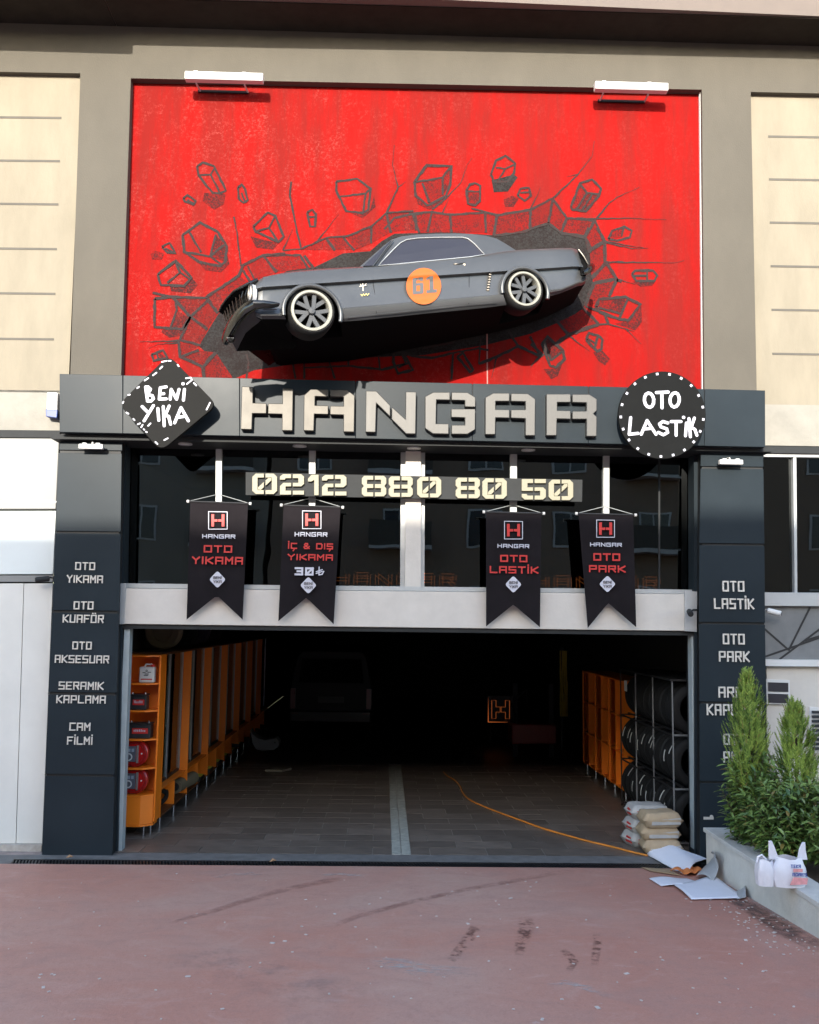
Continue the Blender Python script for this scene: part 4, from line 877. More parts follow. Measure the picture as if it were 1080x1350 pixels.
for nm, keys in (('H', 'H1 H2'), ('A', 'A1 A2'), ('N', 'N1 N2'), ('G', 'G1 G2 G3'), ('A', 'B1 B2'), ('R', 'R1 R2')):
    mb = MB()
    for k in keys.split():
        q = HL[k]; cx = sum(p[0] for p in q)/len(q)
        mb.pp(q, LY-.055, .085)
    o = mb.make('letter', M_pol if keys[0] in 'H' or keys[0:2] == 'A1' else M_brush, hs, bevel=.006); o['label'] = ('polished' if o.data.materials[0] is M_pol else 'brushed')+' steel letter '+nm
# phone number board
ph = thing('phone_sign', 'long grey board with cream stencil digits 0212 880 80 50', 'sign')
BY = .02
MB().pp([(324, 622.5), (768, 632.5), (767.5, 661.5), (324, 652.5)], BY, .04).make('board', M_dgrey, ph)
D = {'0': [[(.14,0),(0,.16),(0,.84),(.14,1),(.47,1),(.47,.8),(.22,.8),(.22,.2),(.47,.2),(.47,0)],[(.86,0),(1,.16),(1,.84),(.86,1),(.53,1),(.53,.8),(.78,.8),(.78,.2),(.53,.2),(.53,0)],[(.23,.21),(.36,.21),(.47,.34),(.47,.60),(.23,.33)],[(.53,.40),(.77,.67),(.77,.79),(.64,.79),(.53,.66)]],
'8': [[(.1,0),(0,.12),(0,.38),(.08,.5),(0,.62),(0,.88),(.1,1),(.47,1),(.47,.8),(.22,.8),(.22,.6),(.47,.6),(.47,.4),(.22,.4),(.22,.2),(.47,.2),(.47,0)],[(.9,0),(1,.12),(1,.38),(.92,.5),(1,.62),(1,.88),(.9,1),(.53,1),(.53,.8),(.78,.8),(.78,.6),(.53,.6),(.53,.4),(.78,.4),(.78,.2),(.53,.2),(.53,0)]],
'2': [[(0,.72),(0,.88),(.12,1),(.47,1),(.47,.8),(.24,.8),(.2,.72)],[(0,0),(0,.42),(.14,.58),(.47,.58),(.47,.4),(.24,.4),(.24,.2),(.47,.2),(.47,0)],[(.53,1),(.88,1),(1,.88),(1,.52),(.88,.4),(.53,.4),(.53,.58),(.76,.58),(.76,.8),(.53,.8)],[(.53,0),(1,0),(1,.2),(.53,.2)]],
'1': [[(0,.66),(.0,.8),(.3,1),(.95,1),(.95,0),(.55,0),(.55,.74),(.3,.66)]],
'5': [[(.47,1),(0,1),(0,.42),(.47,.42),(.47,.6),(.24,.6),(.24,.8),(.47,.8)],[(0,.28),(.2,.28),(.24,.2),(.47,.2),(.47,0),(.12,0),(0,.12)],[(.53,1),(1,1),(1,.8),(.53,.8)],[(.53,.6),(.88,.6),(1,.48),(1,.12),(.88,0),(.53,0),(.53,.2),(.76,.2),(.76,.42),(.53,.42)]]}
dig = [('0', 332.5, 365.5), ('2', 369, 401), ('1', 406, 421), ('2', 424.5, 457), ('8', 477, 509.5), ('8', 512.5, 544.5), ('0', 550, 582), ('8', 600.8, 633), ('0', 636, 668.5), ('5', 688, 720), ('0', 723.5, 756)]
for ch, a, b_ in dig:
    y0 = 624.2+(a-332)*.0205; y1 = y0+27.2; mb = MB()
    for q in D[ch]: mb.pp([(a+(b_-a)*u, y1-(y1-y0)*v) for u, v in q], BY-.035, .03)
    mb.make('digit', M_gold, ph, bevel=.0025)
# diamond sign
ds = thing('diamond_sign', 'tilted graphite diamond sign hand-lettered BENI YIKA left of the steel letters', 'sign')
def roundpoly(cor, r=9, n=6):
    out = []; m = len(cor)
    for i in range(m):
        p = Vector(cor[i]); a = (Vector(cor[i-1])-p).normalized(); b_ = (Vector(cor[(i+1) % m])-p).normalized()
        A, B_ = p+a*r, p+b_*r
        for j in range(n+1): t = j/n; out.append(tuple(A*(1-t)**2+p*2*t*(1-t)+B_*t*t))
    return out
DYs = -.56
MB().pp(roundpoly([(222.5, 468), (286, 533.5), (212, 594.5), (156.5, 533)], 13), DYs, .055).make('board', M_sign, ds, bevel=.002)
MB().pp([(205, 505), (240, 505), (240, 555), (205, 555)], DYs+.055, abs(DYs+.055-FY)).make('bracket', M_blk, ds)
def brush(par, segs, ox, oy, s, wpx, Y, name='lettering', k0=0):
    if name == 'dash':
        for i, pl in enumerate(segs):
            mb = MB()
            for j in range(len(pl)-1): capsule(mb, (ox+pl[j][0]/s, oy+pl[j][1]/s), (ox+pl[j+1][0]/s, oy+pl[j+1][1]/s), wpx, Y, .004, j)
            mb.make('dash', M_ink2, par)
        return
    mb = MB(); k = k0
    for pl in segs:
        if len(pl) == 1: capsule(mb, (ox+pl[0][0]/s, oy+pl[0][1]/s), (ox+pl[0][0]/s+.2, oy+pl[0][1]/s), wpx*1.1, Y, .004, k); k += 1
        for i in range(len(pl)-1): capsule(mb, (ox+pl[i][0]/s, oy+pl[i][1]/s), (ox+pl[i+1][0]/s, oy+pl[i+1][1]/s), wpx, Y, .004, k); k += 1
    return mb.make(name, M_ink2, par)
brush(ds, [[(325,310),(345,455)],[(325,310),(350,310),(375,335),(350,375),(340,385),(395,400),(405,430),(380,455),(345,455)],[(535,310),(475,320),(465,435),(535,432)],[(475,380),(510,378)],[(575,435),(585,335),(640,435),(665,335)],[(720,335),(710,445)],[(705,278)]], 150, 470, 7.714, 3.9, DYs)
brush(ds, [[(290,510),(340,560)],[(405,500),(310,655)],[(450,530),(460,650)],[(505,510),(515,705)],[(565,505),(525,600),(560,610),(580,690)],[(620,675),(685,520),(760,655)],[(645,620),(715,610)]], 150, 470, 7.714, 3.9, DYs, k0=5)
brush(ds, [[(490,55),(540,45)],[(560,45),(580,45)],[(470,125),(495,102)],[(400,192),(435,165)],[(315,245),(352,220)],[(240,322),(258,308)],[(148,392),(165,388)],[(92,475),(100,460)],[(650,85),(662,100)],[(735,222),(785,215),(795,240),(745,280)],[(815,270),(840,295)],[(945,540),(980,470)],[(130,570),(150,582)],[(200,635),(212,648)],[(245,690),(268,680)],[(280,720),(295,695)],[(305,740),(312,745)],[(328,765),(338,770)],[(350,705),(375,680)],[(515,850),(550,832)],[(425,870),(445,890)]], 150, 470, 7.714, 1.9, DYs, 'dash')
# round sign
rs = thing('round_sign', 'round graphite sign hand-lettered OTO LASTİK right of the steel letters', 'sign')
RYs = -.52; cc = (873.2, 547.2)
MB().pp([(cc[0]+57.6*math.cos(2*math.pi*i/72), cc[1]+57.6*math.sin(2*math.pi*i/72)) for i in range(72)], RYs, .05).make('board', mat('sign_black', (.008, .0085, .0085), .6, spec=.06), rs, bevel=.002)
MB().pp([(cc[0]+20*math.cos(2*math.pi*i/16), cc[1]+20*math.sin(2*math.pi*i/16)) for i in range(16)], RYs+.05, abs(RYs+.05-FY)).make('bracket', M_blk, rs)
def ell(cx, cy, rx, ry, tilt): return [(cx+rx*math.cos(a)*math.cos(tilt)-ry*math.sin(a)*math.sin(tilt), cy+rx*math.cos(a)*math.sin(tilt)+ry*math.sin(a)*math.cos(tilt)) for a in [2*math.pi*i/12 for i in range(13)]]
brush(rs, [ell(430,368,48,73,-.12), [(505,290),(625,285)],[(560,290),(562,445)], ell(690,365,48,73,.1)], 800, 480, 7.714, 4.2, RYs)
brush(rs, [[(243,545),(228,715),(318,705)],[(350,715),(410,575),(500,715)],[(385,660),(450,655)],[(620,600),(570,585),(535,610),(550,640),(610,660),(620,695),(575,720),(525,695)],[(655,585),(755,585)],[(705,590),(705,725)],[(810,600),(800,730)],[(780,543)],[(835,555),(850,740)],[(890,550),(858,645),(895,665),(915,725)]], 800, 480, 7.714, 4.0, RYs, k0=3)
for i in range(21):
    a = 2*math.pi*(i+.35)/21; c_ = (cc[0]+54.6*math.cos(a), cc[1]+54.6*math.sin(a)); t = (math.cos(a)*1.5, math.sin(a)*1.5); n_ = (-math.sin(a)*1.6, math.cos(a)*1.6)
    MB().pp([(c_[0]-t[0]-n_[0], c_[1]-t[1]-n_[1]), (c_[0]+t[0]-n_[0], c_[1]+t[1]-n_[1]), (c_[0]+t[0]+n_[0], c_[1]+t[1]+n_[1]), (c_[0]-t[0]+n_[0], c_[1]-t[1]+n_[1])], RYs-.003, .0028).make('dash', M_ink2, rs)
pass

# ---- banners
def banner(TL, TR, BR, NO, BL, box, han, reds, badge, price, label):
    Y = -.10; t = thing('banner', label, 'banner', group='black swallowtail banners under the phone number')
    # cloth with shallow vertical folds
    bm = bmesh.new(); NX, NY = 14, 22; grid = []
    for j in range(NY+1):
        row = []
        for i in range(NX+1):
            u, v = i/NX, j/NY
            xl = TL[0]+(BL[0]-TL[0])*v; xr = TR[0]+(BR[0]-TR[0])*v
            un = (NO[0]-BL[0])/(BR[0]-BL[0])
            yb = (BL[1]+(NO[1]-BL[1])*u/un) if u < un else (NO[1]+(BR[1]-NO[1])*(u-un)/(1-un))
            yt = TL[1]+(TR[1]-TL[1])*u
            x = xl+(xr-xl)*u; y = yt+(yb-yt)*v
            d = .010*math.sin(u*9+TL[0])*(.25+v*.9)*(1-abs(u-.5)*.5) + .012*v*math.sin(u*3.1+TL[0]*.1)
            row.append(bm.verts.new(W(x, y, Y+d)))
        grid.append(row)
    for j in range(NY):
        for i in range(NX): bm.faces.new((grid[j][i], grid[j][i+1], grid[j+1][i+1], grid[j+1][i]))
    mb = MB(); mb.bm.free(); mb.bm = bm; c_ = mb.make('cloth', M_cloth, t, smooth=60)
    Yp = Y-.026
    mb = MB(); a, b_, y0, y1 = box; w_ = .9
    for k, q in enumerate(([(a,y0),(b_,y0+.4),(b_,y0+.4+w_),(a,y0+w_)], [(a,y1-w_),(b_,y1-w_),(b_,y1),(a,y1)], [(a,y0+w_),(a+w_,y0+w_),(a+w_,y1-w_),(a,y1-w_)], [(b_-w_,y0+w_),(b_,y0+w_),(b_,y1-w_),(b_-w_,y1-w_)])): mb.pp(q, Yp-.0005*k, .003)
    mb.make('emblem_frame', M_ink2, t)
    cx = (a+b_)/2; cy = (y0+y1)/2; mb = MB(); r_ = 8.6; s_ = 3.6
    mb.pp([(cx-r_,cy-r_*.95),(cx-r_+s_,cy-r_*.95),(cx-r_+s_,cy-1.4),(cx-.5,cy-1.4),(cx-.5,cy+1.8),(cx-r_+s_,cy+1.8),(cx-r_+s_,cy+r_*.95),(cx-r_,cy+r_*.95)], Yp, .003)
    mb.pp([(cx+r_,cy-r_*.95),(cx+r_-s_,cy-r_*.95),(cx+r_-s_,cy-1.4),(cx+.5,cy-1.4),(cx+.5,cy+1.8),(cx+r_-s_,cy+1.8),(cx+r_-s_,cy+r_*.95),(cx+r_,cy+r_*.95)], Yp, .003)
    mb.make('emblem_letter', M_redp, t)
    text_box(MB(), 'HANGAR', *han, Yp, .002, .2).make('white_lettering', M_ink2, t)
    for rt_ in reds: o = text_box(MB(), *rt_, Yp, .002, .2).make('red_lettering', M_redp, t); o['label'] = 'red letters reading '+rt_[0]
    if price: text_box(MB(), '30', 388.7, 413.5, 748, 758.6, Yp, .002, .24).make('price_lettering', M_ink2, t); text_box(MB(), '\u20ba', 416, 427.5, 748, 758.6, Yp, .002, .13).make('price_lettering', M_ink2, t)
    bx, by = badge; bd = MB().pp(roundpoly([(bx, by-11.5), (bx+11, by), (bx, by+11.5), (bx-11, by)], 3, 3), Yp, .003).make('badge', M_ink2, t)
    text_box(text_box(MB(), 'BEN\u0130', bx-5.5, bx+5.5, by-4.2, by-.6, Yp-.003, .001, .16), 'YIKA', bx-5.5, bx+5.5, by+1.2, by+4.8, Yp-.003, .001, .16).make('badge_lettering', M_blk, bd)
    a_ = W(TL[0]-3, TL[1]-1, Y); b2 = W(TR[0]+3, TR[1]-1, Y); top = W((TL[0]+TR[0])/2-1, TL[1]-10.5, WY-.05)
    MB().tube([a_, b2], .010, 8).make('rod', M_blk, t)
    MB().lathe([(.016, -.012), (.016, .012), (.0005, .012), (.0005, -.012)], a_, 'x', 10).make('rod_cap', M_wl, t); MB().lathe([(.016, -.012), (.016, .012), (.0005, .012), (.0005, -.012)], b2, 'x', 10).make('rod_cap', M_wl, t)
    MB().tube([a_, top, b2], .004, 5).make('cord', M_alu, t)
    return t
banner((251, 662), (327, 665), (320, 817), (286, 785), (246, 817), (274.6, 300, 674, 698), (267, 310, 704.6, 710), [('OTO', 269, 306, 719, 728.5), ('YIKAMA', 253.6, 320, 734, 744)], (286.7, 764), 0, 'black swallowtail banner reading OTO YIKAMA, first from the left pillar')
banner((374, 667), (449, 670), (440, 823), (404, 788), (367, 819), (398.5, 423.7, 673, 697.4), (388.7, 431.5, 701.7, 707.5), [('\u0130\u00c7 & DI\u015e', 380, 439, 716, 724), ('YIKAMA', 379.6, 438.7, 730.6, 738.8)], (406.6, 771.7), 1, 'black swallowtail banner with the price 30 in white numerals')
banner((641, 676), (714, 678), (712, 827), (677, 797), (641, 826), (664.8, 689.5, 686.7, 711), (656, 697.8, 717.3, 722.5), [('OTO', 659.6, 695.3, 731.7, 741), ('LAST\u0130K', 645.8, 710, 746.6, 756)], (677, 770.5), 0, 'black swallowtail banner reading OTO LASTİK, just right of the centre column')
banner((763, 678), (835, 680), (839, 827), (802, 795), (775, 828), (786.4, 810.8, 685, 708.7), (778, 820, 715.5, 720.7), [('OTO', 782.4, 817.8, 729.5, 739.3), ('PARK', 776.6, 825, 745.4, 754.6)], (801, 770), 0, 'black swallowtail banner reading OTO PARK, hanging askew')

# orange led lettering just inside the glass
for px0, px1, py0, py1, lab in ((438, 602, 755, 774, 'faint orange outline letters HANGAR behind the window at the centre column'), (700, 872, 759, 778, 'faint orange outline letters behind the windows at the right banners')):
    t = thing('led_letters', lab, 'sign')
    for k, d in enumerate((-1.5, 1.5)):
        mb = MB(); c = W((px0+px1)/2, (py0+py1)/2, .42); s = (.42+CAM_D)/F_PX; hw, hh = (px1-px0)/2*s, (py1-py0)/2*s
        for i, (a, b_, tt) in enumerate(strokes('HANGAR', c.x-hw, c.x+hw, c.z-hh, c.z+hh, .30)):
            A = Vector((a[0], a[1])); Bq = Vector((b_[0], b_[1])); dd = (Bq-A); 
            if dd.length < 1e-6: continue
            n_ = Vector((-dd.y, dd.x)).normalized()*d*.012; q = seg_poly(A+n_, Bq+n_, .008, .2)
            mb.prism([(v.x, .42-.0005*i, v.y) for v in q], Vector((0, .004, 0)))
        mb.make('letter_outline', M_led, t)

# ---- lamps and cameras on the facade
def wall_lamp(cx, cy, wpx, label):
    Yf = -.15; c = W(cx, cy, Yf); half = wpx/2*(Yf+CAM_D)/F_PX
    t = thing('wall_floodlight', label, 'wall lamp', group='white linear floodlights at the top of the red wall')
    MB().obox(c, (half, 0, 0), (0, .045, .0), (0, .0, .045)).make('housing', M_wl, t, bevel=.006)
    for s_ in (-1, 1):
        x = c.x+s_*half*.62-.05
        MB().tube([(x, Yf+.04, c.z-.04), (x, Yf+.05, c.z-.05), (x+.01, .09, c.z-.03)], .010, 8).make('arm', M_wl, t)
        MB().obox((x, Yf, c.z+.052), (.022, 0, 0), (0, .02, 0), (0, 0, .012)).make('clip', M_wl, t)
    MB().obox((c.x-.05, .085, c.z-.03), (half*.66, 0, 0), (0, .012, 0), (0, 0, .012)).make('mounting_bar', M_dgrey, t)
wall_lamp(296, 102.5, 108, 'white linear floodlight at the upper left of the red wall')
wall_lamp(832, 115.5, 103, 'white linear floodlight at the upper right of the red wall')
def small_lamp(cx, cy, label):
    Yf = PY-.10; c = W(cx, cy, Yf)
    t = thing('pillar_lamp', label, 'wall lamp', group='small white lamps on top of the pillars')
    MB().obox(c, (.125, 0, 0), (0, .03, 0), (0, 0, .025)).make('housing', M_wl, t, bevel=.005)
    for s_ in (-1, 1): MB().obox(c+Vector((s_*.07, 0, .03)), (.02, 0, 0), (0, .02, 0), (0, 0, .008)).make('clip', M_wl, t)
    MB().tube([c+Vector((0, .02, .02)), c+Vector((0, .03, .05)), c+Vector((0, .10, .06))], .009, 8).make('arm', M_wl, t)
small_lamp(120.5, 589, 'small white lamp on the left pillar under the fascia')
small_lamp(963.5, 609.5, 'small white lamp on the right pillar under the fascia')
def cctv(p, d, m, label, wallp):
    p = Vector(p); d = Vector(d).normalized(); t = thing('security_camera', label, 'camera')
    a = Vector((0, 0, 1)).cross(d).normalized(); u = d.cross(a)
    mb = MB(); mb.tube([p-d*.07, p-d*.065, p+d*.06, p+d*.07], [.02, .03, .03, .024], 14); mb.make('housing', m, t, smooth=35)
    mb = MB(); mb.tube([p+d*.068, p+d*.074], .018, 12); mb.make('lens', M_blk, t)
    MB().tube([p-d*.05, (p-d*.05).lerp(Vector(wallp), .5)+Vector((0, 0, .01)), wallp], .010, 8).make('bracket', m, t)
cctv(W(56, 763.5, -.1), (-.9, -.5, -.15), M_dgrey, 'dark bullet camera on the left edge of the left pillar', W(70, 762, -.06))
cctv(W(910, 808, -.14), (-.2, -1, -.25), M_dgrey, 'dark bullet camera at the right end of the white lintel', W(919, 804, -.02))
cctv(W(1021, 807, -.12), (.9, -.5, -.25), M_wl, 'white bullet camera on the right edge of the right pillar', W(1009, 805, -.06))
t = thing('meter_box', 'white and blue meter box on the cream wall left of the fascia', 'box')
MB().pp([(62, 517), (76, 517.5), (75, 541), (61.5, 540)], -.03, .1).make('cover', M_wl, t, bevel=.006)
MB().pp([(60, 539.5), (76, 540.5), (75, 551), (60.5, 549)], -.04, .11).make('base', mat('blue_plastic', (.02, .05, .22), .4), t, bevel=.006)
for i in range(3): MB().pp([(64, 521+i*4), (74, 521.2+i*4), (74, 522.2+i*4), (64, 522+i*4)], -.034, .004).make('print_line', mat('blue_print', (.25, .3, .5), .5), t)
t = thing('nameplate', 'tiny pale metal plate low on the right pillar', 'plate')
MB().pp([(928, 1077), (941, 1077.5), (941, 1080.5), (928, 1080.5)], PY-.006, .006).make('plate', M_letter, t); MB().lathe([(.018, 0), (.018, .01), (.0005, .01), (.0005, 0)], W(938.5, 1077, PY-.014), 'y', 12).make('knob', M_letter, t)

exec_marker = 1
# ================================================================ INSIDE THE GARAGE: left side
SX = -2.50          # cabinet front line
def cab_z(px, py, Y): return W(px, py, Y).z
cu_ = thing('corner_shelf', 'open orange corner shelf just inside the left jamb', 'shelf')
CYF = .62; x0, x1 = -3.06, -2.52; zt_ = W(205, 864, CYF).z
MB().box(x0, x1, CYF+.32, CYF+.34, .16, zt_).make('back_panel', M_orange, cu_)
MB().box(x1-.0, x1+.018, CYF+.10, CYF+.34, .16, zt_).make('side_panel', M_orange, cu_)
MB().box(x0, x0+.018, CYF, CYF+.32, .16, zt_).make('side_panel', M_orange, cu_)
MB().prism([(x0, CYF, .12), (x1-.12, CYF, .12), (x1, CYF+.10, .12), (x1, CYF+.30, .12), (x0, CYF+.30, .12)], Vector((0, 0, .02))).make('base', M_orange, cu_)
shz = [W(185, y, CYF).z for y in (864, 901, 937, 975, 1013, 1049)]
for z in shz: MB().prism([(x0+.018, CYF, z-.018), (x1-.12, CYF, z-.018), (x1-.001, CYF+.10, z-.018), (x1-.001, CYF+.319, z-.018), (x0+.018, CYF+.319, z-.018)], Vector((0, 0, .018))).make('shelf', M_orange, cu_, bevel=.0015)
MB().prism([(x0+.018, CYF+.01, .142), (x1-.125, CYF+.01, .142), (x1-.005, CYF+.105, .142), (x1-.005, CYF+.125, .142), (x1-.13, CYF+.03, .142), (x0+.018, CYF+.03, .142)], Vector((0, 0, shz[-1]-.142-.02))).make('front_panel', M_orange, cu_)
for lx, ly in ((x0+.16, CYF+.05), (x0+.20, CYF+.25), (x1-.10, CYF+.10), (x1-.06, CYF+.25)): MB().tube([(lx, ly, 0), (lx, ly, .12)], .012, 8).make('leg', M_chr2, cu_)
# goods on the corner shelf
def zz(i): return shz[i]
t = thing('white_canister', 'white plastic canister with red label on the top orange shelf', 'canister', (0, 0, 0))
c = W(193, 900, CYF+.08)
MB().obox((c.x, CYF+.12, zz(1)+.09), (.085, 0, 0), (0, .05, 0), (0, 0, .088)).make('body', M_wl, t, bevel=.012)
MB().tube([(c.x-.04, CYF+.12, zz(1)+.17), (c.x-.02, CYF+.12, zz(1)+.205), (c.x+.04, CYF+.12, zz(1)+.205), (c.x+.06, CYF+.12, zz(1)+.17)], .011, 8).make('handle', M_wl, t)
MB().lathe([(.02, 0), (.02, .03), (.0005, .03), (.0005, 0)], (c.x+.055, CYF+.12, zz(1)+.175), 'z', 12).make('cap', M_redp, t)
mb = MB().box(c.x-.06, c.x+.065, CYF+.067, CYF+.069, zz(1)+.035, zz(1)+.048); mb.make('label_stripe', M_redp, t)
mb = MB()
for q in (((-.045, .115), (-.01, .12)), ((.01, .12), (.05, .115)), ((-.02, .1), (.025, .1)), ((-.03, .085), (.02, .085))):
    mb.obox((c.x+(q[0][0]+q[1][0])/2, CYF+.068, zz(1)+q[0][1]), ((q[1][0]-q[0][0])/2, 0, 0), (0, .001, 0), (0, 0, .004))
mb.lathe([(.012, 0), (.012, .003), (.006, .003), (.006, 0)], (c.x, CYF+.066, zz(1)+.135), 'y', 12); mb.make('label_print', M_blk, t)
M_batt = mat('battery_black', (.02, .02, .022), .5)
def battery(px, hw, i, label):
    t = thing('car_battery', label, 'car battery', group='dark car batteries on the corner shelf')
    x = W(px, 930, CYF+.1).x; z = zz(i)
    MB().box(x-hw, x+hw, CYF+.07, CYF+.22, z+.001, z+.15).make('case', M_batt, t, bevel=.006)
    MB().box(x-hw-.006, x+hw+.006, CYF+.064, CYF+.226, z+.15, z+.172).make('lid', M_blk, t, bevel=.004)
    for s_ in (-1, 1): MB().lathe([(.012, 0), (.012, .02), (.0005, .02), (.0005, 0)], (x+s_*hw*.75, CYF+.12, z+.172), 'z', 10).make('terminal', M_chr2, t)
    MB().box(x-hw*.55, x+hw*.8, CYF+.066, CYF+.069, z+.055, z+.115).make('label', M_redp, t)
    mb = MB(); r = random.Random(i)
    for k in range(7): mb.box(x-hw*.4+k*hw*.15, x-hw*.4+k*hw*.15+hw*.08, CYF+.063-.0003*k, CYF+.0655, z+.075, z+.095+r.random()*.012)
    mb.make('label_print', M_ink2, t)
battery(182, .095, 2, 'smaller dark car battery with red label, second shelf from the top')
battery(185, .13, 3, 'wider dark car battery with red label, third shelf from the top')
M_rcase = mat('red_gloss_plastic', (.42, .012, .012), .25, coat=.4)
def redcase(px, i, label):
    t = thing('polisher_case', label, 'case', group='round red cases on the corner shelf')
    c = W(px, 995, CYF+.1); z = zz(i)+.15; R_ = .148; x = c.x
    mb = MB(); mb.lathe([(.0005, 0), (R_*.86, 0), (R_, .02), (R_, .14), (R_*.9, .16), (.0005, .16)], (x, CYF+.06, z), 'y', 32); mb.make('case', M_rcase, t, smooth=40)
    for rr2 in (.93, .78): MB().tube([(x+R_*rr2*math.cos(a), CYF+.056, z+R_*rr2*math.sin(a)) for a in [2*math.pi*k/28 for k in range(28)]], .004, 5, True).make('rib', mat('dark_red', (.18, .01, .01), .35), t)
    pl = MB().box(x-.125, x+.02, CYF+.045, CYF+.06, z-.09, z+.08).make('face_plate', mat('label_grey', (.10, .10, .12), .35), t, bevel=.004)
    MB().lathe([(.042, 0), (.042, .006), (.030, .006), (.030, 0)], (x-.055, CYF+.036, z-.035), 'y', 20).make('dial_ring', M_wl, pl)
    for k in range(3): MB().box(x-.105+k*.04, x-.078+k*.04, CYF+.041, CYF+.044, z+.02, z+.055).make('window', mat('pale_blue_grey', (.3, .34, .4), .3), pl)
    MB().box(x+.028, x+.05, CYF+.045, CYF+.06, z-.10, z+.09).make('strap', mat('silver_strap', (.4, .38, .36), .35, .6), t)
    MB().lathe([(.009, 0), (.009, .006), (.0005, .006), (.0005, 0)], (x+.085, CYF+.05, z), 'y', 10).make('button', M_wl, t)
redcase(178, 4, 'upper round red case with grey face plate on orange shelf')
redcase(179, 5, 'lower round red case with grey face plate on orange shelf')
# glazed cabinets
M_prof = mat('silver_profile', (.42, .42, .42), .35, .7)
cabs = []
CL = 1.46; c0 = CYF+.35
def cabinet():
    t = thing('display_cabinet', '', 'cabinet', group='orange glazed display cabinets along the left garage wall')
    zb_, zm, zt2 = .15, .44, 1.98; D_ = .50; x = -D_
    MB().box(x, x+.018, 0, CL, zb_, zt2).make('back_panel', M_orange, t)
    MB().box(x+.018, 0, 0, .022, zb_, zt2).make('side_panel', M_orange, t)
    MB().box(x+.018, -.002, CL/2-.012, CL/2+.012, zb_+.02, zm).make('divider', M_orange, t)
    MB().box(x, 0.012, -.001, CL+.001, zt2, zt2+.022).make('top', mat('brown_melamine', (.10, .035, .012), .5), t)
    MB().box(x+.018, 0, .022, CL-.022, zb_, zb_+.02).make('base', mat('brown_melamine', (.1, .035, .012)), t)
    MB().box(x+.018, -.02, .022, CL-.022, zm, zm+.018).make('shelf', M_orange, t)
    for z in (.80, 1.18, 1.56): MB().box(x+.018, -.125, .022, CL-.022, z, z+.016).make('shelf', M_orange, t)
    for y0_, y1_ in ((.024, CL/2-.015), (CL/2+.015, CL-.024)):
        d_ = bpy.data.objects.new('glass_door', None); C.objects.link(d_); d_.parent = t
        MB().box(-.114, -.108, y0_, y1_, zm+.02, zt2-.01).make('pane', M_cabglass, d_)
        for a, b_ in ((y0_, y0_+.022), (y1_-.022, y1_)): MB().box(-.12, -.098, a, b_, zm+.02, zt2-.01).make('frame', M_prof if a > y0_ else M_blk, d_)
        MB().box(-.12, -.099, y0_+.022, y1_-.022, zm+.02, zm+.05).make('frame', M_blk, d_)
    for y_ in (.12, CL/2+.12): MB().tube([(-.03, y_, 0), (-.03, y_, zb_)], .013, 8).make('leg', M_chr2, t)
    return t
cb = cabinet(); labs = ['nearest the door', 'second from door', 'third from door', 'fourth from the door', 'fifth from the door', 'sixth from the door', 'deepest in the garage']
for i in range(7):
    t = cb if i == 0 else dup(cb); t.location = (SX, c0+i*CL, 0); t['label'] = 'orange glazed display cabinet, '+labs[i]
# boxes and bottles seen behind the cabinet glass
gd = [mat('box_navy', (.03, .06, .12), .5), mat('box_black', (.02, .02, .02), .5), mat('box_silver', (.30, .32, .34), .4), mat('bottle_blue', (.04, .12, .22), .3), mat('box_cream', (.35, .32, .25), .5)]
r = random.Random(3); nbx = 0
shn = {.458: 'bottom', .816: 'second', 1.196: 'third', 1.576: 'top'}
for ci in range(3):
    for z in (.458, .816, 1.196, 1.576):
        y_ = c0+ci*CL+.06
        k = 0
        while y_ < c0+(ci+1)*CL-.2:
            wd = r.uniform(.09, .2); hh = r.uniform(.12, .26); dd = r.uniform(.1, .18)
            if abs(y_+wd/2-(c0+ci*CL+CL/2)) > .0:
                m_ = r.choice(gd); xx = SX-.14-dd
                if r.random() < .45:
                    o_ = MB().lathe([(.0005, 0), (.04, 0), (.042, .02), (.042, hh*.65), (.016, hh*.82), (.016, hh), (.0005, hh)], (xx+dd/2, y_+.05, z), 'z', 12).make('bottle', m_, smooth=40); y_ += .11; nm = 'bottle'
                else:
                    o_ = MB().box(xx, xx+dd, y_, y_+wd, z, z+hh).make('carton', m_, bevel=.003); y_ += wd+.03; nm = 'carton'
                    MB().box(xx+dd, xx+dd+.001, y_+.0-wd-.03+wd*.2, y_-.03-wd*.2, z+hh*.3, z+hh*.6).make('label_band', r.choice(gd[2:]), o_)
                k += 1; tag(o_, '%s %s, %s along the %s shelf in the cabinet %s' % ({'box_navy': 'navy', 'box_black': 'black', 'box_silver': 'silver grey', 'bottle_blue': 'blue', 'box_cream': 'cream'}[m_.name], nm, ['first', 'second', 'third', 'fourth', 'fifth', 'sixth', 'seventh', 'eighth', 'ninth', 'tenth', 'eleventh', 'twelfth'][k-1], shn[z], labs[ci]), nm, '%ss on the %s shelf behind glass, cabinet %s' % (nm, shn[z], labs[ci])); nbx += 1
            if r.random() < .3: y_ += .12
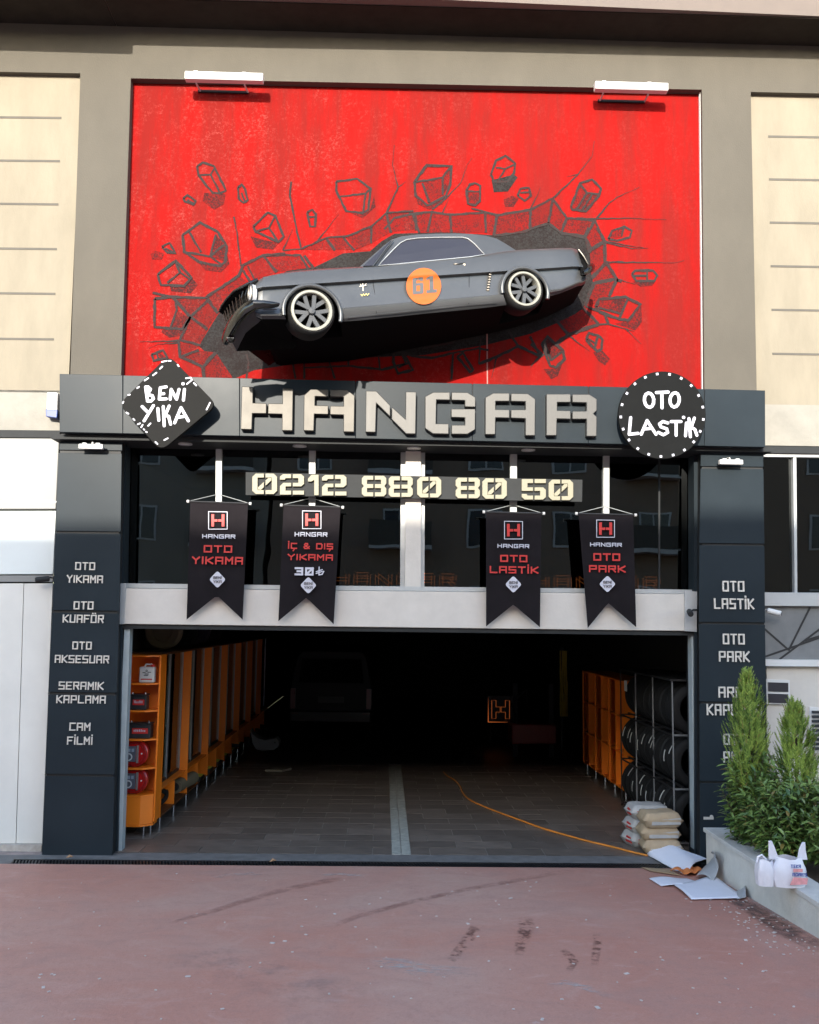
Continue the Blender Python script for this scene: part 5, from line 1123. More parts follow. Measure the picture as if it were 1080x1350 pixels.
# under-cabinet: rolled mat, yellow/black ramps, drill head
t = thing('floor_mat_roll', 'rolled beige mat lying in the low opening of the first cabinets', 'mat')
a_ = PX(233, 1052, SX+.0); 
mb = MB().tube([(SX-.10, c0+1.25, .28), (SX-.02, c0+1.95, .28)], .085, 16); mb.make('roll', mat('khaki_felt', (.16, .13, .08), .9, bump=.4), t, smooth=40)
MB().tube([(SX-.10, c0+1.24, .28), (SX-.10, c0+1.235, .28)], .05, 12).make('core', M_blk, t)
t = thing('vacuum_hose', 'coiled black hose in the low opening next to the corner shelf', 'hose')
MB().tube([(SX-.16+.09*math.cos(a)*1.0, c0+.42+.22*math.cos(a*.999), .27+.09*math.sin(a)+.001*i) for i, a in enumerate([i*.35 for i in range(38)])], .022, 8).make('hose', M_rub, t, smooth=60)
M_yel = mat('yellow_paint', (.62, .50, .04), .5)
for i in range(6):
    y_ = c0+CL*1.6+i*.70; nm = ['first', 'second', 'third', 'fourth', 'fifth', 'sixth'][i]
    t = thing('wheel_ramp', 'striped yellow and black ramp under the cabinets, %s from the door' % nm, 'ramp', (SX-.02, y_, 0), 'yellow and black striped ramps under the cabinets')
    MB().prism([(-.2, 0, .17), (.03, 0, .17), (.03, 0, .225), (-.2, 0, .25)], Vector((0, .26, 0))).make('body', M_blk, t)
    for k in range(3): MB().prism([(-.19, .02+k*.085, .252), (.032, .02+k*.085, .228), (.032, .06+k*.085, .228), (-.19, .06+k*.085, .252)], Vector((0, 0, .004))).make('stripe', M_yel, t)
# things on top of the cabinets
ztop = 2.003
for (y_, R_, m_, lb, nm) in ((c0+.95, .23, mat('beige_cover', (.16, .13, .085), .8), 'beige round wheel cover standing on the first cabinet', 'wheel_cover'), (c0+2.0, .22, M_rub, 'tyre standing on the second cabinet', 'spare_tyre'), (c0+3.0, .22, mat('plum_cover', (.035, .025, .045), .6), 'plum dark wheel cover on the third cabinet', 'wheel_cover'), (c0+4.0, .22, M_rub, 'tyre standing on top of the far cabinets', 'spare_tyre')):
    t = thing(nm, lb, 'tyre')
    MB().lathe([(R_*.55, 0), (R_*.9, -.01), (R_, .03), (R_, .16), (R_*.9, .2), (R_*.55, .19)], (-2.78, y_, ztop+R_), 'y', 32).make('ring', m_, t, smooth=40)
    MB().lathe([(R_*.54, .03), (R_*.54, .16), (.0005, .16), (.0005, .03)], (-2.78, y_, ztop+R_), 'y', 24).make('disc', m_, t, smooth=40)

# ---- right side: tyre rack and lockers
RX = 3.20; RY0, RY1 = .42, 2.75
rk = thing('tyre_rack', 'black steel tyre rack with three tiers inside the right jamb', 'rack')
lev = [.03, .60, 1.18]; rt2 = 1.78
for y_ in (RY0, RY0+.78, RY0+1.56, RY1):
    MB().box(RX, RX+.014, y_, y_+.014, 0, rt2).make('front_post', M_prof if y_ < RY1 else M_blk, rk); MB().box(RX+.55, RX+.572, y_, y_+.022, 0, rt2).make('rear_post', M_blk, rk)
    for z in lev: MB().box(RX+.022, RX+.55, y_+.003, y_+.019, z, z+.02).make('cross_bar', M_prof if y_ == RY0 else M_blk, rk)
for z in lev:
    for x_ in (RX+.10, RX+.42): MB().box(x_, x_+.02, RY0, RY1, z+.02, z+.04).make('rail', M_blk, rk)
    MB().box(RX-.001, RX+.001, RY0+.022, RY1, z+.0, z+.022).make('rail', M_blk, rk)
MB().box(RX-.02, RX+.60, RY0-.02, RY1+.04, rt2, rt2+.02).make('top_shelf', M_blk, rk)
TR_, TWd = .285, .20
def tyre_proto():
    t = thing('tyre', '', 'tyre', group='tyres stacked in the rack')
    w_ = TWd/2; prof = [(.17, -w_+.02), (.185, -w_), (.235, -w_-.004), (.268, -w_+.012), (.283, -w_+.03)]
    for k in range(4):
        yy = -w_+.035+k*.042; prof += [(TR_, yy), (TR_, yy+.028), (TR_-.008, yy+.030), (TR_-.008, yy+.040)]
    prof += [(.268, w_-.012), (.235, w_+.004), (.185, w_), (.17, w_-.02)]
    MB().lathe(prof, (0, 0, 0), 'y', 44).make('carcass', M_rub, t, smooth=35)
    return t
tp = tyre_proto(); r = random.Random(5); ti = 0
tier = ['bottom', 'middle', 'top']; ordn = ['first', 'second', 'third', 'fourth', 'fifth', 'sixth', 'seventh', 'eighth', 'ninth', 'tenth', 'eleventh']
M_tag = mat('tyre_label', (.62, .60, .55), .5)
for li, z in enumerate(lev):
    for k in range(10):
        y_ = RY0+.14+k*.235
        if li == 2 and k in (9,): continue
        t = tp if ti == 0 else dup(tp); ti += 1
        for ch in list(t.children):
            if ch.name.startswith('label'): bpy.data.objects.remove(ch)
        t.location = (RX+.29+r.uniform(-.008, .008), y_, z+.04+TR_-.035+(0 if li < 2 else 0)); t.rotation_euler = (0, r.uniform(0, 6), r.uniform(-.03, .03))
        t['label'] = 'black tyre in the %s tier of the rack, %s from the door' % (tier[li], ordn[k])
        if r.random() < .75 and li < 2:
            a0 = r.uniform(2.2, 2.9)-t.rotation_euler.y*-1; off_ = r.uniform(-.05, .05); q = []
            wa = r.uniform(2.3, 2.95) # world angle, facing the doorway side
            mb = MB(); 
            for s_ in range(6):
                a = wa+s_*.09
                for dx_ in (-.017, .017): q.append(Vector((math.cos(a)*(TR_+.002), off_+dx_, math.sin(a)*(TR_+.002))))
            for s_ in range(5): mb.face([q[2*s_], q[2*s_+1], q[2*s_+3], q[2*s_+2]])
            o_ = mb.make('paper_label', M_tag, t); o_.rotation_euler = (0, -t.rotation_euler.y, 0)
lk = thing('locker_bank', 'bank of open orange lockers beyond the tyre rack', 'lockers'); LX = 3.30
MB().box(LX+.43, LX+.45, 3.0, 5.72, .14, 1.62).make('back_panel', M_orange, lk)
for i in range(7): MB().box(LX, LX+.43, 3.0+i*.45, 3.02+i*.45, .14, 1.62).make('divider', M_orange, lk)
for i in range(6):
    for j in range(4): MB().box(LX+.004, LX+.43, 3.02+i*.45, 3.45+i*.45, .14+j*.487, .158+j*.487).make('shelf', M_orange, lk)
    if i % 2:
        for j in range(3): MB().obox((LX-.02, 3.02+i*.45+.21, .40+j*.487), (.004, 0, 0), (.05, .20, 0), (0, 0, .225)).make('locker_door', M_orange, lk)
for i in range(5): MB().tube([(LX+.05, 3.1+i*.62, 0), (LX+.05, 3.1+i*.62, .14)], .014, 8).make('leg', M_chr2, lk)
t = thing('notice', 'small white paper notice above the tyres at the far end of rack', 'notice', (0, 0, 0)); MB().box(RX-.004, RX-.002, 2.38, 2.52, 1.52, 1.66).make('sheet', M_wl, t)

# ---- deep in the garage
van = thing('parked_van', 'black van parked nose-in deep in the dark garage', 'van')
vx, vy = -1.05, 9.5
M_van = mat('van_black', (.007, .0075, .008), .45, spec=.2)
sec = [(-.80, .30), (-.84, .6), (-.84, 1.05), (-.74, 1.62), (-.62, 1.78), (.62, 1.78), (.74, 1.62), (.84, 1.05), (.84, .6), (.80, .30)]
MB().prism([(vx+a, vy, b_) for a, b_ in sec], Vector((0, 3.9, 0))).make('body', M_van, van, bevel=.04, smooth=30)
MB().prism([(vx-.66, vy-.006, 1.12), (vx+.66, vy-.006, 1.12), (vx+.60, vy-.006, 1.60), (vx-.60, vy-.006, 1.60)], Vector((0, .02, 0))).make('rear_window', M_under, van)
MB().box(vx-.82, vx+.82, vy-.09, vy+.05, .34, .56).make('bumper', M_blk, van, bevel=.02)
MB().box(vx-.26, vx+.26, vy-.02, vy, .72, .84).make('number_plate', mat('dull_plate', (.02, .02, .02), .5), van)
for s_ in (-1, 1):
    MB().box(vx+s_*.77-.05, vx+s_*.77+.05, vy-.015, vy+.03, .60, 1.0).make('tail_light', mat('tail_red', (.10, .004, .004), .3), van)
    MB().box(vx+s_*.72-.07, vx+s_*.72+.07, vy-.10, vy-.09, .50, .53).make('reflector', mat('reflector_red', (.05, .004, .004), .3, emit=(1, .03, .02), estr=.0), van)
    for yy in (.7, 3.1): MB().lathe([(.18, -.1), (.32, -.1), (.33, -.06), (.33, .06), (.32, .1), (.18, .1)], (vx+s_*.74, vy+yy, .33), 'x', 28).make('wheel', M_rub, van, smooth=40)
    MB().tube([(vx+s_*.84, vy+3.2, 1.1), (vx+s_*.98, vy+3.2, 1.15)], .05, 8).make('mirror', M_van, van)
hsn = thing('neon_emblem', 'square orange neon emblem with a letter H glowing in the dark', 'sign')
a_ = W(644, 920, 9.0); b_ = W(676.5, 951, 9.0); cxn, czn = (a_.x+b_.x)/2, (a_.z+b_.z)/2; hwn = (b_.x-a_.x)/2
MB().box(cxn-hwn-.02, cxn+hwn+.02, 9.03, 9.06, czn-hwn-.02, czn+hwn+.02).make('backing', M_blk, hsn)
MB().tube([(cxn-hwn, 9.0, czn-hwn), (cxn+hwn, 9.0, czn-hwn), (cxn+hwn, 9.0, czn+hwn), (cxn-hwn, 9.0, czn+hwn)], .010, 6, True).make('frame_tube', M_ledb, hsn)
mb = MB(); h_ = hwn*.72; s2 = hwn*.34
for sg in (-1, 1): mb.tube([(cxn+sg*h_, 9, czn-h_), (cxn+sg*h_, 9, czn+h_), (cxn+sg*(h_-s2), 9, czn+h_), (cxn+sg*(h_-s2), 9, czn+.05), (cxn+sg*.01, 9, czn+.05), (cxn+sg*.01, 9, czn-.05), (cxn+sg*(h_-s2), 9, czn-.05), (cxn+sg*(h_-s2), 9, czn-h_)], .005, 5, True)
mb.make('letter_tube', mat('dim_orange_led', (.4, .1, .02), .5, emit=(1, .25, .06), estr=.06), hsn)
MB().tube([(cxn-hwn+.05, 9.05, 0), (cxn-hwn+.05, 9.05, czn-hwn)], .015, 6).make('stand', M_blk, hsn); MB().tube([(cxn+hwn-.05, 9.05, 0), (cxn+hwn-.05, 9.05, czn-hwn)], .015, 6).make('stand', M_blk, hsn)
br = thing('wash_brush', 'tall yellow strip brush standing in the dark beyond the lockers', 'brush')
bb = W(744, 945, 8.0); bt = W(744, 858, 8.0); r = random.Random(2)
MB().tube([(bb.x, 8.2, 0), (bb.x, 8.2, bt.z+.05)], .04, 10).make('mast', M_blk, br)
M_bris = mat('yellow_bristle', (.60, .44, .06), .6, emit=(1, .7, .1), estr=0.0)
for i in range(16):
    x_ = bb.x-.07+i*.0095; pts = [(x_+r.uniform(-.01, .01), 8.05+r.uniform(-.05, .05), bb.z+(bt.z-bb.z)*k/6) for k in range(7)]
    MB().tube(pts, .008, 5).make('bristle', M_bris, br)
wb = thing('foam_cutout', 'pale grey rounded shape with a hole lying past the cabinets', 'foam piece')
MB().prism([W(x, y, 6.6) for x, y in ((330, 962), (334, 969), (341, 974), (350, 976), (358, 974), (364, 973), (368, 978), (367, 985), (361, 989), (346, 990), (337, 988), (332, 978))], Vector((0, .3, 0))).make('body', mat('pale_grey_foam', (.20, .21, .22), .7), wb, bevel=.01)
MB().lathe([(.012, 0), (.012, .004), (.0005, .004), (.0005, 0)], W(362.5, 979, 6.59), 'y', 12).make('hole', M_blk, wb)
mt = thing('pale_mat', 'pale folded mat on the dark floor left of the centre strip', 'mat')
a_ = G(350, 1016); MB().prism([G(350, 1017, .0), G(356, 1013, .0), G(372, 1012, .0), G(384, 1015, .0), G(372, 1018, .0)], Vector((0, 0, .03))).make('fold', mat('dull_beige', (.22, .20, .15), .8), mt)
# machinery silhouettes in the dark, right
mc = thing('wash_machine', 'dark red-trimmed washing machine frame behind the orange lockers', 'machine')
for x_ in (2.35, 3.0): MB().box(x_, x_+.08, 7.2, 7.28, 0, 1.3).make('frame_post', M_dgrey, mc)
MB().box(2.3, 3.1, 7.0, 7.6, .25, .6).make('tank', mat('dull_red', (.16, .012, .008), .4), mc, bevel=.02)
MB().tube([(2.4, 7.1, .6), (2.3, 7.0, .95), (2.55, 7.0, 1.2), (2.6, 7.1, .9)], .02, 8).make('hose', M_rub, mc)

# ================================================================ THINGS AT THE THRESHOLD
def sack(c, ax, w_, d_, h_, m, seed, name='bag'):
    r = random.Random(seed); bm = bmesh.new(); n = 10; top, botm = [], []
    def f(u, v): return (1-abs(u)**6)**.45*(1-abs(v)**6)**.45 if abs(u) < 1 and abs(v) < 1 else 0
    ca, sa = math.cos(ax), math.sin(ax); G2 = {}
    for s_ in (1, -1):
        for i in range(n+1):
            for j in range(n+1):
                u, v = -1+2*i/n, -1+2*j/n
                if s_ < 0 and (i in (0, n) or j in (0, n)): G2[(s_, i, j)] = G2[(1, i, j)]; continue
                k = f(u, v); x = u*w_/2; y = v*d_/2; z = h_/2+s_*h_/2*(k**.6)*(1+.10*math.sin(u*4+seed)*math.cos(v*5+seed*2)) if k > 0 else h_/2
                if s_ < 0: z = max(.004, h_/2-h_/2*k**.35)
                z += r.uniform(-.004, .004)
                G2[(s_, i, j)] = bm.verts.new((c[0]+x*ca-y*sa, c[1]+x*sa+y*ca, c[2]+max(z, .002)))
    for s_ in (1, -1):
        for i in range(n):
            for j in range(n):
                q = [G2[(s_, i, j)], G2[(s_, i+1, j)], G2[(s_, i+1, j+1)], G2[(s_, i, j+1)]]
                bm.faces.new(q if s_ > 0 else q[::-1])
    mb = MB(); mb.bm.free(); mb.bm = bm; return mb.make(name, m, None, smooth=60)
M_kraft = mat('kraft_paper', (.40, .30, .19), .8, bump=.5, bscale=14); M_bagw = mat('white_sack_paper', (.40, .385, .36), .7, bump=.5, bscale=14)
bagx = W(869, 1120, -.02); bx0, by0 = bagx.x, .16
def bag(i, cx, cy, z, m, ang, label, red=False, w_=.46, d_=.32, h_=.155):
    t = thing('cement_bag', label, 'bag', (cx, cy, z), 'paper cement bags piled at the right jamb')
    s_ = sack((0, 0, 0), ang, w_, d_, h_, m, i, 'sack'); s_.parent = t
    # pale sewn front flap wrapping the front side
    ca, sa = math.cos(ang), math.sin(ang); P = lambda u, v, zz_: Vector((u*ca-v*sa, u*sa+v*ca, zz_))
    if m is M_kraft:
        MB().prism([P(-w_*.30, -d_*.485, h_*.20), P(w_*.42, -d_*.485, h_*.25), P(w_*.44, -d_*.475, h_*.68), P(w_*.1, -d_*.487, h_*.60), P(-w_*.30, -d_*.485, h_*.52)], P(0, .03, 0)).make('end_flap', M_bagw, t)
    else:
        MB().prism([P(-w_*.36, -d_*.488, h_*.3), P(-w_*.12, -d_*.49, h_*.3), P(-w_*.12, -d_*.487, h_*.62), P(-w_*.36, -d_*.485, h_*.62)], P(0, .03, 0)).make('red_print', M_redp, t)
        MB().prism([P(-w_*.485, -d_*.30, h_*.30), P(-w_*.485, d_*.1, h_*.30), P(-w_*.485, d_*.05, h_*.7), P(-w_*.485, -d_*.25, h_*.65)], P(.03, 0, 0)).make('red_print', M_redp, t)
        MB().prism([P(-w_*.02, -d_*.488, h_*.35), P(w_*.06, -d_*.49, h_*.35), P(w_*.06, -d_*.487, h_*.62), P(-w_*.02, -d_*.485, h_*.62)], P(0, .03, 0)).make('red_print', M_redp, t)
    return t
for i, (dx, dy, lb) in enumerate(((.02, 0, 'bottom kraft paper bag of the front stack at the right jamb'), (0, .02, 'middle kraft paper bag with white end in the front stack'), (.01, -.01, 'topmost kraft paper bag of the front stack'))):
    bag(i+1, bx0+.045+dx, by0+dy, .001+i*.140, M_kraft, -.08+.06*i, lb, w_=.42)
for i, lb in enumerate(('lowest white and red paper bag behind the kraft bags', 'middle white and red paper bag behind the kraft bags', 'top white and red paper bag behind the kraft bags')):
    bag(i+11, bx0-.01+.015*i, by0+.34, .001+i*.145, M_bagw, .25-.1*i, lb, w_=.44)
# orange cable
mb = MB(); cp = [(585, 1018), (590, 1023), (600, 1029), (607, 1037), (609, 1043), (614, 1050), (624, 1057), (640, 1064), (660, 1072), (685, 1081), (712, 1091), (742, 1100), (775, 1109), (805, 1116), (832, 1123), (854, 1128)]
def catmull(P, n=4):
    out = []
    for i in range(len(P)-1):
        p0, p1, p2, p3 = P[max(i-1, 0)], P[i], P[i+1], P[min(i+2, len(P)-1)]
        for j in range(n):
            t = j/n; out.append(.5*((2*p1)+(-p0+p2)*t+(2*p0-5*p1+4*p2-p3)*t*t+(-p0+3*p1-3*p2+p3)*t**3))
    return out+[P[-1]]
o = mb.tube(catmull([G(x, y, .012) for x, y in cp]), .011, 8).make('extension_cable', mat('orange_cable', (.62, .22, .03), .5), smooth=60)
tag(o, 'orange cable snaking across the dark tiles to the cement bags', 'cable')
# sheets of wrapping
def sheet(name, label, fn, m, n=12, nn=12, th=.004, cat='sheet', group=None):
    bm = bmesh.new(); g_ = [[bm.verts.new(fn(i/n, j/nn)) for j in range(nn+1)] for i in range(n+1)]
    for i in range(n):
        for j in range(nn): bm.faces.new((g_[i][j], g_[i+1][j], g_[i+1][j+1], g_[i][j+1]))
    mb = MB(); mb.bm.free(); mb.bm = bm; o_ = mb.make(name, m, smooth=50)
    md = o_.modifiers.new('t', 'SOLIDIFY'); md.thickness = th
    return tag(o_, label, cat, group)
M_foam = mat('white_foam_sheet', (.72, .73, .80), .6, var=.03)
def bil(P, u, v): return P[0]*(1-u)*(1-v)+P[1]*u*(1-v)+P[2]*u*v+P[3]*(1-u)*v
q = [GD(853, 1131), GD(878, 1121), GD(939, 1137), GD(905, 1154)]
zf_ = lambda p, h: Vector((p.x, p.y, max(gz(p.y), 0)+h))
sheet('foam_sheet', 'large white foam sheet humped over debris beside the cement bags', lambda u, v: zf_(bil(q, u, v), .008+.10*math.sin(math.pi*min(1, u*1.05))**.8*(.5+.5*math.sin(math.pi*(.15+v*.7)))+.008*math.sin(u*11+v*5)), M_foam)
q2 = [GD(856, 1160), GD(905, 1158), GD(938, 1168), GD(872, 1170)]
sheet('foam_strip', 'narrow white foam strip on red concrete between the larger sheets', lambda u, v: zf_(bil(q2, u, v), .010+.012*math.sin(u*5)), M_foam)
q3 = [GD(889, 1170), GD(940, 1160), GD(982, 1186), GD(912, 1188)]
sheet('foam_board', 'pointed white foam board lying flat nearest the camera', lambda u, v: zf_(bil(q3, u, v), .022+.05*max(0, u*(1-v)-.5)+.008*math.sin(v*4)), M_foam)
M_film = mat('grey_translucent_film', (.36, .37, .38), .35, var=.15, scale=9)
q4 = [GD(920, 1160), GD(938, 1168), GD(952, 1162), GD(944, 1150)]
sheet('plastic_film', 'curled grey plastic film standing against the planter wall', lambda u, v: zf_(bil(q4, u, .2+.5*math.sin(v*2.6)), .02+.20*v)+Vector((-.05*math.cos(v*3)*(1-u), 0, .04*math.sin(u*3))), M_film, th=.002)
q5 = [GD(968, 1176), GD(982, 1176), GD(984, 1186), GD(972, 1187)]
sheet('plastic_film', 'small curl of grey film at the foot of the planter', lambda u, v: zf_(bil(q5, u, v), .01+.07*math.sin(v*3)*u), M_film, th=.002)
q6 = [GD(884, 1150), GD(914, 1146), GD(930, 1152), GD(908, 1157)]
sheet('orange_rag', 'crumpled orange rag and cardboard tucked under the large white sheet', lambda u, v: zf_(bil(q6, u, v), .012+.03*abs(math.sin(u*6+v*4))), mat('orange_rag_cloth', (.70, .22, .06), .7), th=.004, cat='rag')
q7 = [GD(846, 1145), GD(858, 1150), GD(898, 1156), GD(884, 1148)]
sheet('cardboard_sheet', 'flattened brown cardboard under the large white sheet', lambda u, v: zf_(bil(q7, u, v), .010), mat('cardboard', (.36, .25, .15), .8), th=.004, cat='cardboard')

# ---- planter with shrubs
M_pl = mat('planter_render', (.56, .54, .49), .85, var=.14, scale=3.5, bump=.3, bscale=50)
pl = thing('planter', 'low pale rendered planter wall at the right edge, holding conifers', 'planter')
PXo, PZ, PY0, PY1 = 3.17, .44, -.72, -6.5
def wallbox(x0, x1, y0, y1, z1): # follows the slope at the bottom
    return MB().prism([(x0, y0, gz(y0)-.1), (x0, y1, gz(y1)-.1), (x0, y1, z1), (x0, y0, z1)], Vector((x1-x0, 0, 0)))
wallbox(PXo, PXo+.16, PY1, PY0, PZ-.04).make('front_wall', M_pl, pl)
wallbox(PXo+.16, 6.5, PY0-.16, PY0, PZ-.04).make('end_wall', M_pl, pl)
MB().prism([(PXo-.02, PY1, PZ-.04), (PXo+.22, PY1, PZ-.04), (PXo+.22, PY0-.2, PZ-.04), (6.5, PY0-.2, PZ-.04), (6.5, PY0+.02, PZ-.04), (PXo-.02, PY0+.02, PZ-.04)], Vector((0, 0, .04))).make('coping', mat('planter_coping', (.50, .49, .46), .8, var=.12, scale=6, bump=.25), pl, bevel=.004)
MB().prism([(PXo+.16, PY1, PZ-.14), (6.5, PY1, PZ-.14), (6.5, PY0-.16, PZ-.14), (PXo+.16, PY0-.16, PZ-.14)], Vector((0, 0, .03))).make('soil', mat('soil', (.06, .04, .025), .95, bump=.5, bscale=30), pl)
def leaf_mat(name, c1, c2, rough=.45):
    m = bpy.data.materials.new(name); m.use_nodes = True; n = m.node_tree.nodes; l = m.node_tree.links; p = n['Principled BSDF']
    g = n.new('ShaderNodeNewGeometry'); a = noise(n, l, g.outputs['Position'], 3.5, 3); rnd = g.outputs['Random Per Island']
    ad = n.new('ShaderNodeMath'); ad.operation = 'MULTIPLY_ADD'; ad.inputs[1].default_value = .6; l.new(rnd, ad.inputs[0]); l.new(a, ad.inputs[2])
    cc_ = mixnode(n, l, ramp(n, l, ad.outputs[0], .45, 1.15), c1, c2); l.new(mixnode(n, l, ramp(n, l, rnd, .955, .96), cc_, (.22, .17, .05)), p.inputs['Base Color']); p.inputs['Roughness'].default_value = rough
    p.inputs['Transmission Weight'].default_value = 0; p.inputs['Subsurface Weight'].default_value = 0
    return m
M_con = leaf_mat('conifer_needles', (.075, .15, .02), (.33, .44, .075), .6); M_lau = leaf_mat('laurel_leaf', (.035, .085, .02), (.19, .28, .07), .33)
M_bark = mat('bark', (.08, .055, .035), .9)
def conifer(cx, cy, z0, z1, R_, seed, label):
    r = random.Random(seed); t = thing('conifer', label, 'conifer', group='conifers in the planter')
    vs, fs = [], []
    H_ = z1-z0
    for i in range(760):
        h = r.random()**.8; z = z0+H_*h*.97; rad = R_*(math.sin(min(1, (1-h)*1.7+.03)*math.pi/2)**.9)*r.uniform(.4, 1.12)
        a = r.uniform(0, 2*math.pi); rad *= 1+.20*math.sin(a*3+h*9+seed); base_ = Vector((cx+rad*.75*math.cos(a), cy+rad*.75*math.sin(a), z))
        d = Vector((math.cos(a)*.42, math.sin(a)*.42, 1)).normalized(); L = r.uniform(.07, .15)*(1 if h < .8 else .8)
        side = d.cross(Vector((math.cos(a), math.sin(a), .2))).normalized(); outv = Vector((math.cos(a), math.sin(a), 0))
        for k in range(9):       # a flat feathery spray
            f_ = k/9; b_ = base_+d*L*f_; sg = 1 if k % 2 else -1
            dd = (d*.9+side*sg*r.uniform(.45, .8)+outv*r.uniform(-.25, .35)).normalized(); l_ = L*(.42-.25*f_)*r.uniform(.8, 1.2)
            nrm = dd.cross(outv+Vector((.01, .02, .3))).normalized()*.0045; i0 = len(vs)
            vs += [b_-nrm, b_+nrm, b_+dd*l_*.6+nrm*.8, b_+dd*l_, b_+dd*l_*.6-nrm*.8]; fs.append((i0, i0+1, i0+2, i0+3, i0+4))
        i0 = len(vs); nrm = side*.005; vs += [base_-nrm, base_+nrm, base_+d*L*1.15]; fs.append((i0, i0+1, i0+2))
    me = bpy.data.meshes.new('foliage'); me.from_pydata([tuple(v) for v in vs], [], fs); me.materials.append(M_con)
    o_ = bpy.data.objects.new('foliage', me); C.objects.link(o_); o_.parent = t; stuff(o_)
    MB().tube([(cx, cy, PZ-.13), (cx+.01, cy, z0+H_*.5), (cx, cy, z1-.1)], [.025, .018, .006], 8).make('trunk', M_bark, t)
def laurel(cx, cy, z0, z1, rx, ry, n_, seed, label):
    r = random.Random(seed); t = thing('laurel_shrub', label, 'shrub', group='laurel shrubs in the planter'); vs, fs = [], []
    stems = []
    for i in range(n_//16):
        a = r.uniform(0, 2*math.pi); q = r.random()**.5; h = r.uniform(.15, 1)
        prof_ = math.sin(min(1, .35+h*.65)*math.pi*.62)+.1
        tip = Vector((cx+rx*q*prof_*math.cos(a), cy+ry*q*prof_*math.sin(a), z0+(z1-z0)*h*(1-.25*q*q)+r.uniform(-.05, .05)))
        root = Vector((cx+rx*q*.45*math.cos(a), cy+ry*q*.45*math.sin(a), max(z0, tip.z-.28))); stems.append((root, tip))
        for k in range(16):
            f_ = .2+.8*k/15; b_ = root.lerp(tip, f_); d0 = (tip-root).normalized(); aa = k*2.4+r.random()
            o1 = d0.cross(Vector((.3, .9, .1))).normalized(); o2 = d0.cross(o1)
            dd = (d0*.55+(o1*math.cos(aa)+o2*math.sin(aa))+Vector((0, 0, -.12))).normalized(); L = r.uniform(.055, .10); w_ = L*.17
            s_ = dd.cross(Vector((r.uniform(-.4, .4), r.uniform(-.4, .4), 1))).normalized(); up = s_.cross(dd); i0 = len(vs)
            fold = up*w_*.35; dr = Vector((0, 0, -L*.12))
            vs += [b_, b_+dd*L*.35+s_*w_+fold, b_+dd*L*.7+s_*w_*.8+fold+dr*.5, b_+dd*L+dr, b_+dd*L*.7-s_*w_*.8+fold+dr*.5, b_+dd*L*.35-s_*w_+fold, b_+dd*L*.5+dr*.25]
            fs += [(i0, i0+1, i0+6), (i0+1, i0+2, i0+6), (i0+2, i0+3, i0+6), (i0+3, i0+4, i0+6), (i0+4, i0+5, i0+6), (i0+5, i0, i0+6)]
    me = bpy.data.meshes.new('foliage'); me.from_pydata([tuple(v) for v in vs], [], fs); me.materials.append(M_lau)
    o_ = bpy.data.objects.new('foliage', me); C.objects.link(o_); o_.parent = t; stuff(o_)
    mb = MB()
    for a_, b_ in stems[::3]: mb.tube([a_, b_], [.005, .002], 4)
    for k in range(5): mb.tube([(cx+r.uniform(-.05, .05), cy, PZ-.13), (cx+rx*.4*r.uniform(-1, 1), cy+ry*.4*r.uniform(-1, 1), z0+(z1-z0)*.6)], [.012, .006], 6)
    mb.make('stem', M_bark, t)
def zat(px, py, Y): p = W(px, py, Y); return p
p = W(985, 888, -1.25); conifer(p.x, -1.25, .75, p.z, .215, 1, 'taller conifer in front of the right pillar')
p = W(1047, 925, -1.35); conifer(p.x, -1.35, .55, p.z, .235, 2, 'shorter conifer near the right edge of the frame')
p = W(990, 1000, -1.3); laurel(p.x+.02, -1.3, .42, p.z+.14, .27, .28, 2600, 3, 'dark green laurel below the taller conifer')
p = W(1040, 1040, -1.75); laurel(p.x-.02, -1.8, .42, 1.12, .36, .32, 3400, 4, 'dark green laurel filling the middle of the planter')
p = W(1090, 1020, -1.9); laurel(p.x+.05, -2.1, .42, 1.22, .36, .4, 3000, 5, 'dark green laurel cut by the right edge of the frame')
laurel(4.4, -1.4, .42, 1.15, .35, .3, 1200, 6, 'laurel at the back of planter behind the bag')

# carrier bag on the coping
cb_ = G(1040, 1170, PZ); CBx, CBy = cb_.x+.02, cb_.y+.05
t = thing('carrier_bag', 'white and pink plastic carrier bag with blue print on the planter coping', 'bag', (CBx, CBy, PZ))
def bagmesh(w_, d_, h_, seed):
    bm = bmesh.new(); r = random.Random(seed); R_ = []; n = 26
    for j in range(9):
        v = j/8; ring = []
        for i in range(n):
            a = 2*math.pi*i/n; sq = (abs(math.cos(a))**3+abs(math.sin(a))**3)**(-1/3)
            k = (1+.10*math.sin(v*3))*(1-.22*max(0, v-.6)/.4); cr_ = 1+.05*math.sin(5*a+seed)+.03*r.uniform(-1, 1)+.04*math.sin(9*a+v*6)
            ring.append(bm.verts.new((w_/2*math.cos(a)*sq*.85*k*cr_, d_/2*math.sin(a)*sq*.85*k*cr_, h_*v+.008*math.sin(3*a+seed)*v)))
        R_.append(ring)
    for j in range(8):
        for i in range(n): bm.faces.new((R_[j][i], R_[j][(i+1) % n], R_[j+1][(i+1) % n], R_[j+1][i]))
    bm.faces.new(R_[0][::-1]); mb = MB(); mb.bm.free(); mb.bm = bm; return mb
M_bagp = mat('white_carrier_film', (.74, .72, .76), .35, var=.05, scale=12, bump=.35, bscale=22); M_pink = mat('pink_print', (.70, .30, .30), .4, var=.25, scale=20)
bagmesh(.26, .17, .21, 3).make('body', M_bagp, t, smooth=50)
b2_ = bagmesh(.15, .14, .19, 8).make('side_bag', M_bagp, t, smooth=50); b2_.location = (-.17, .02, 0)
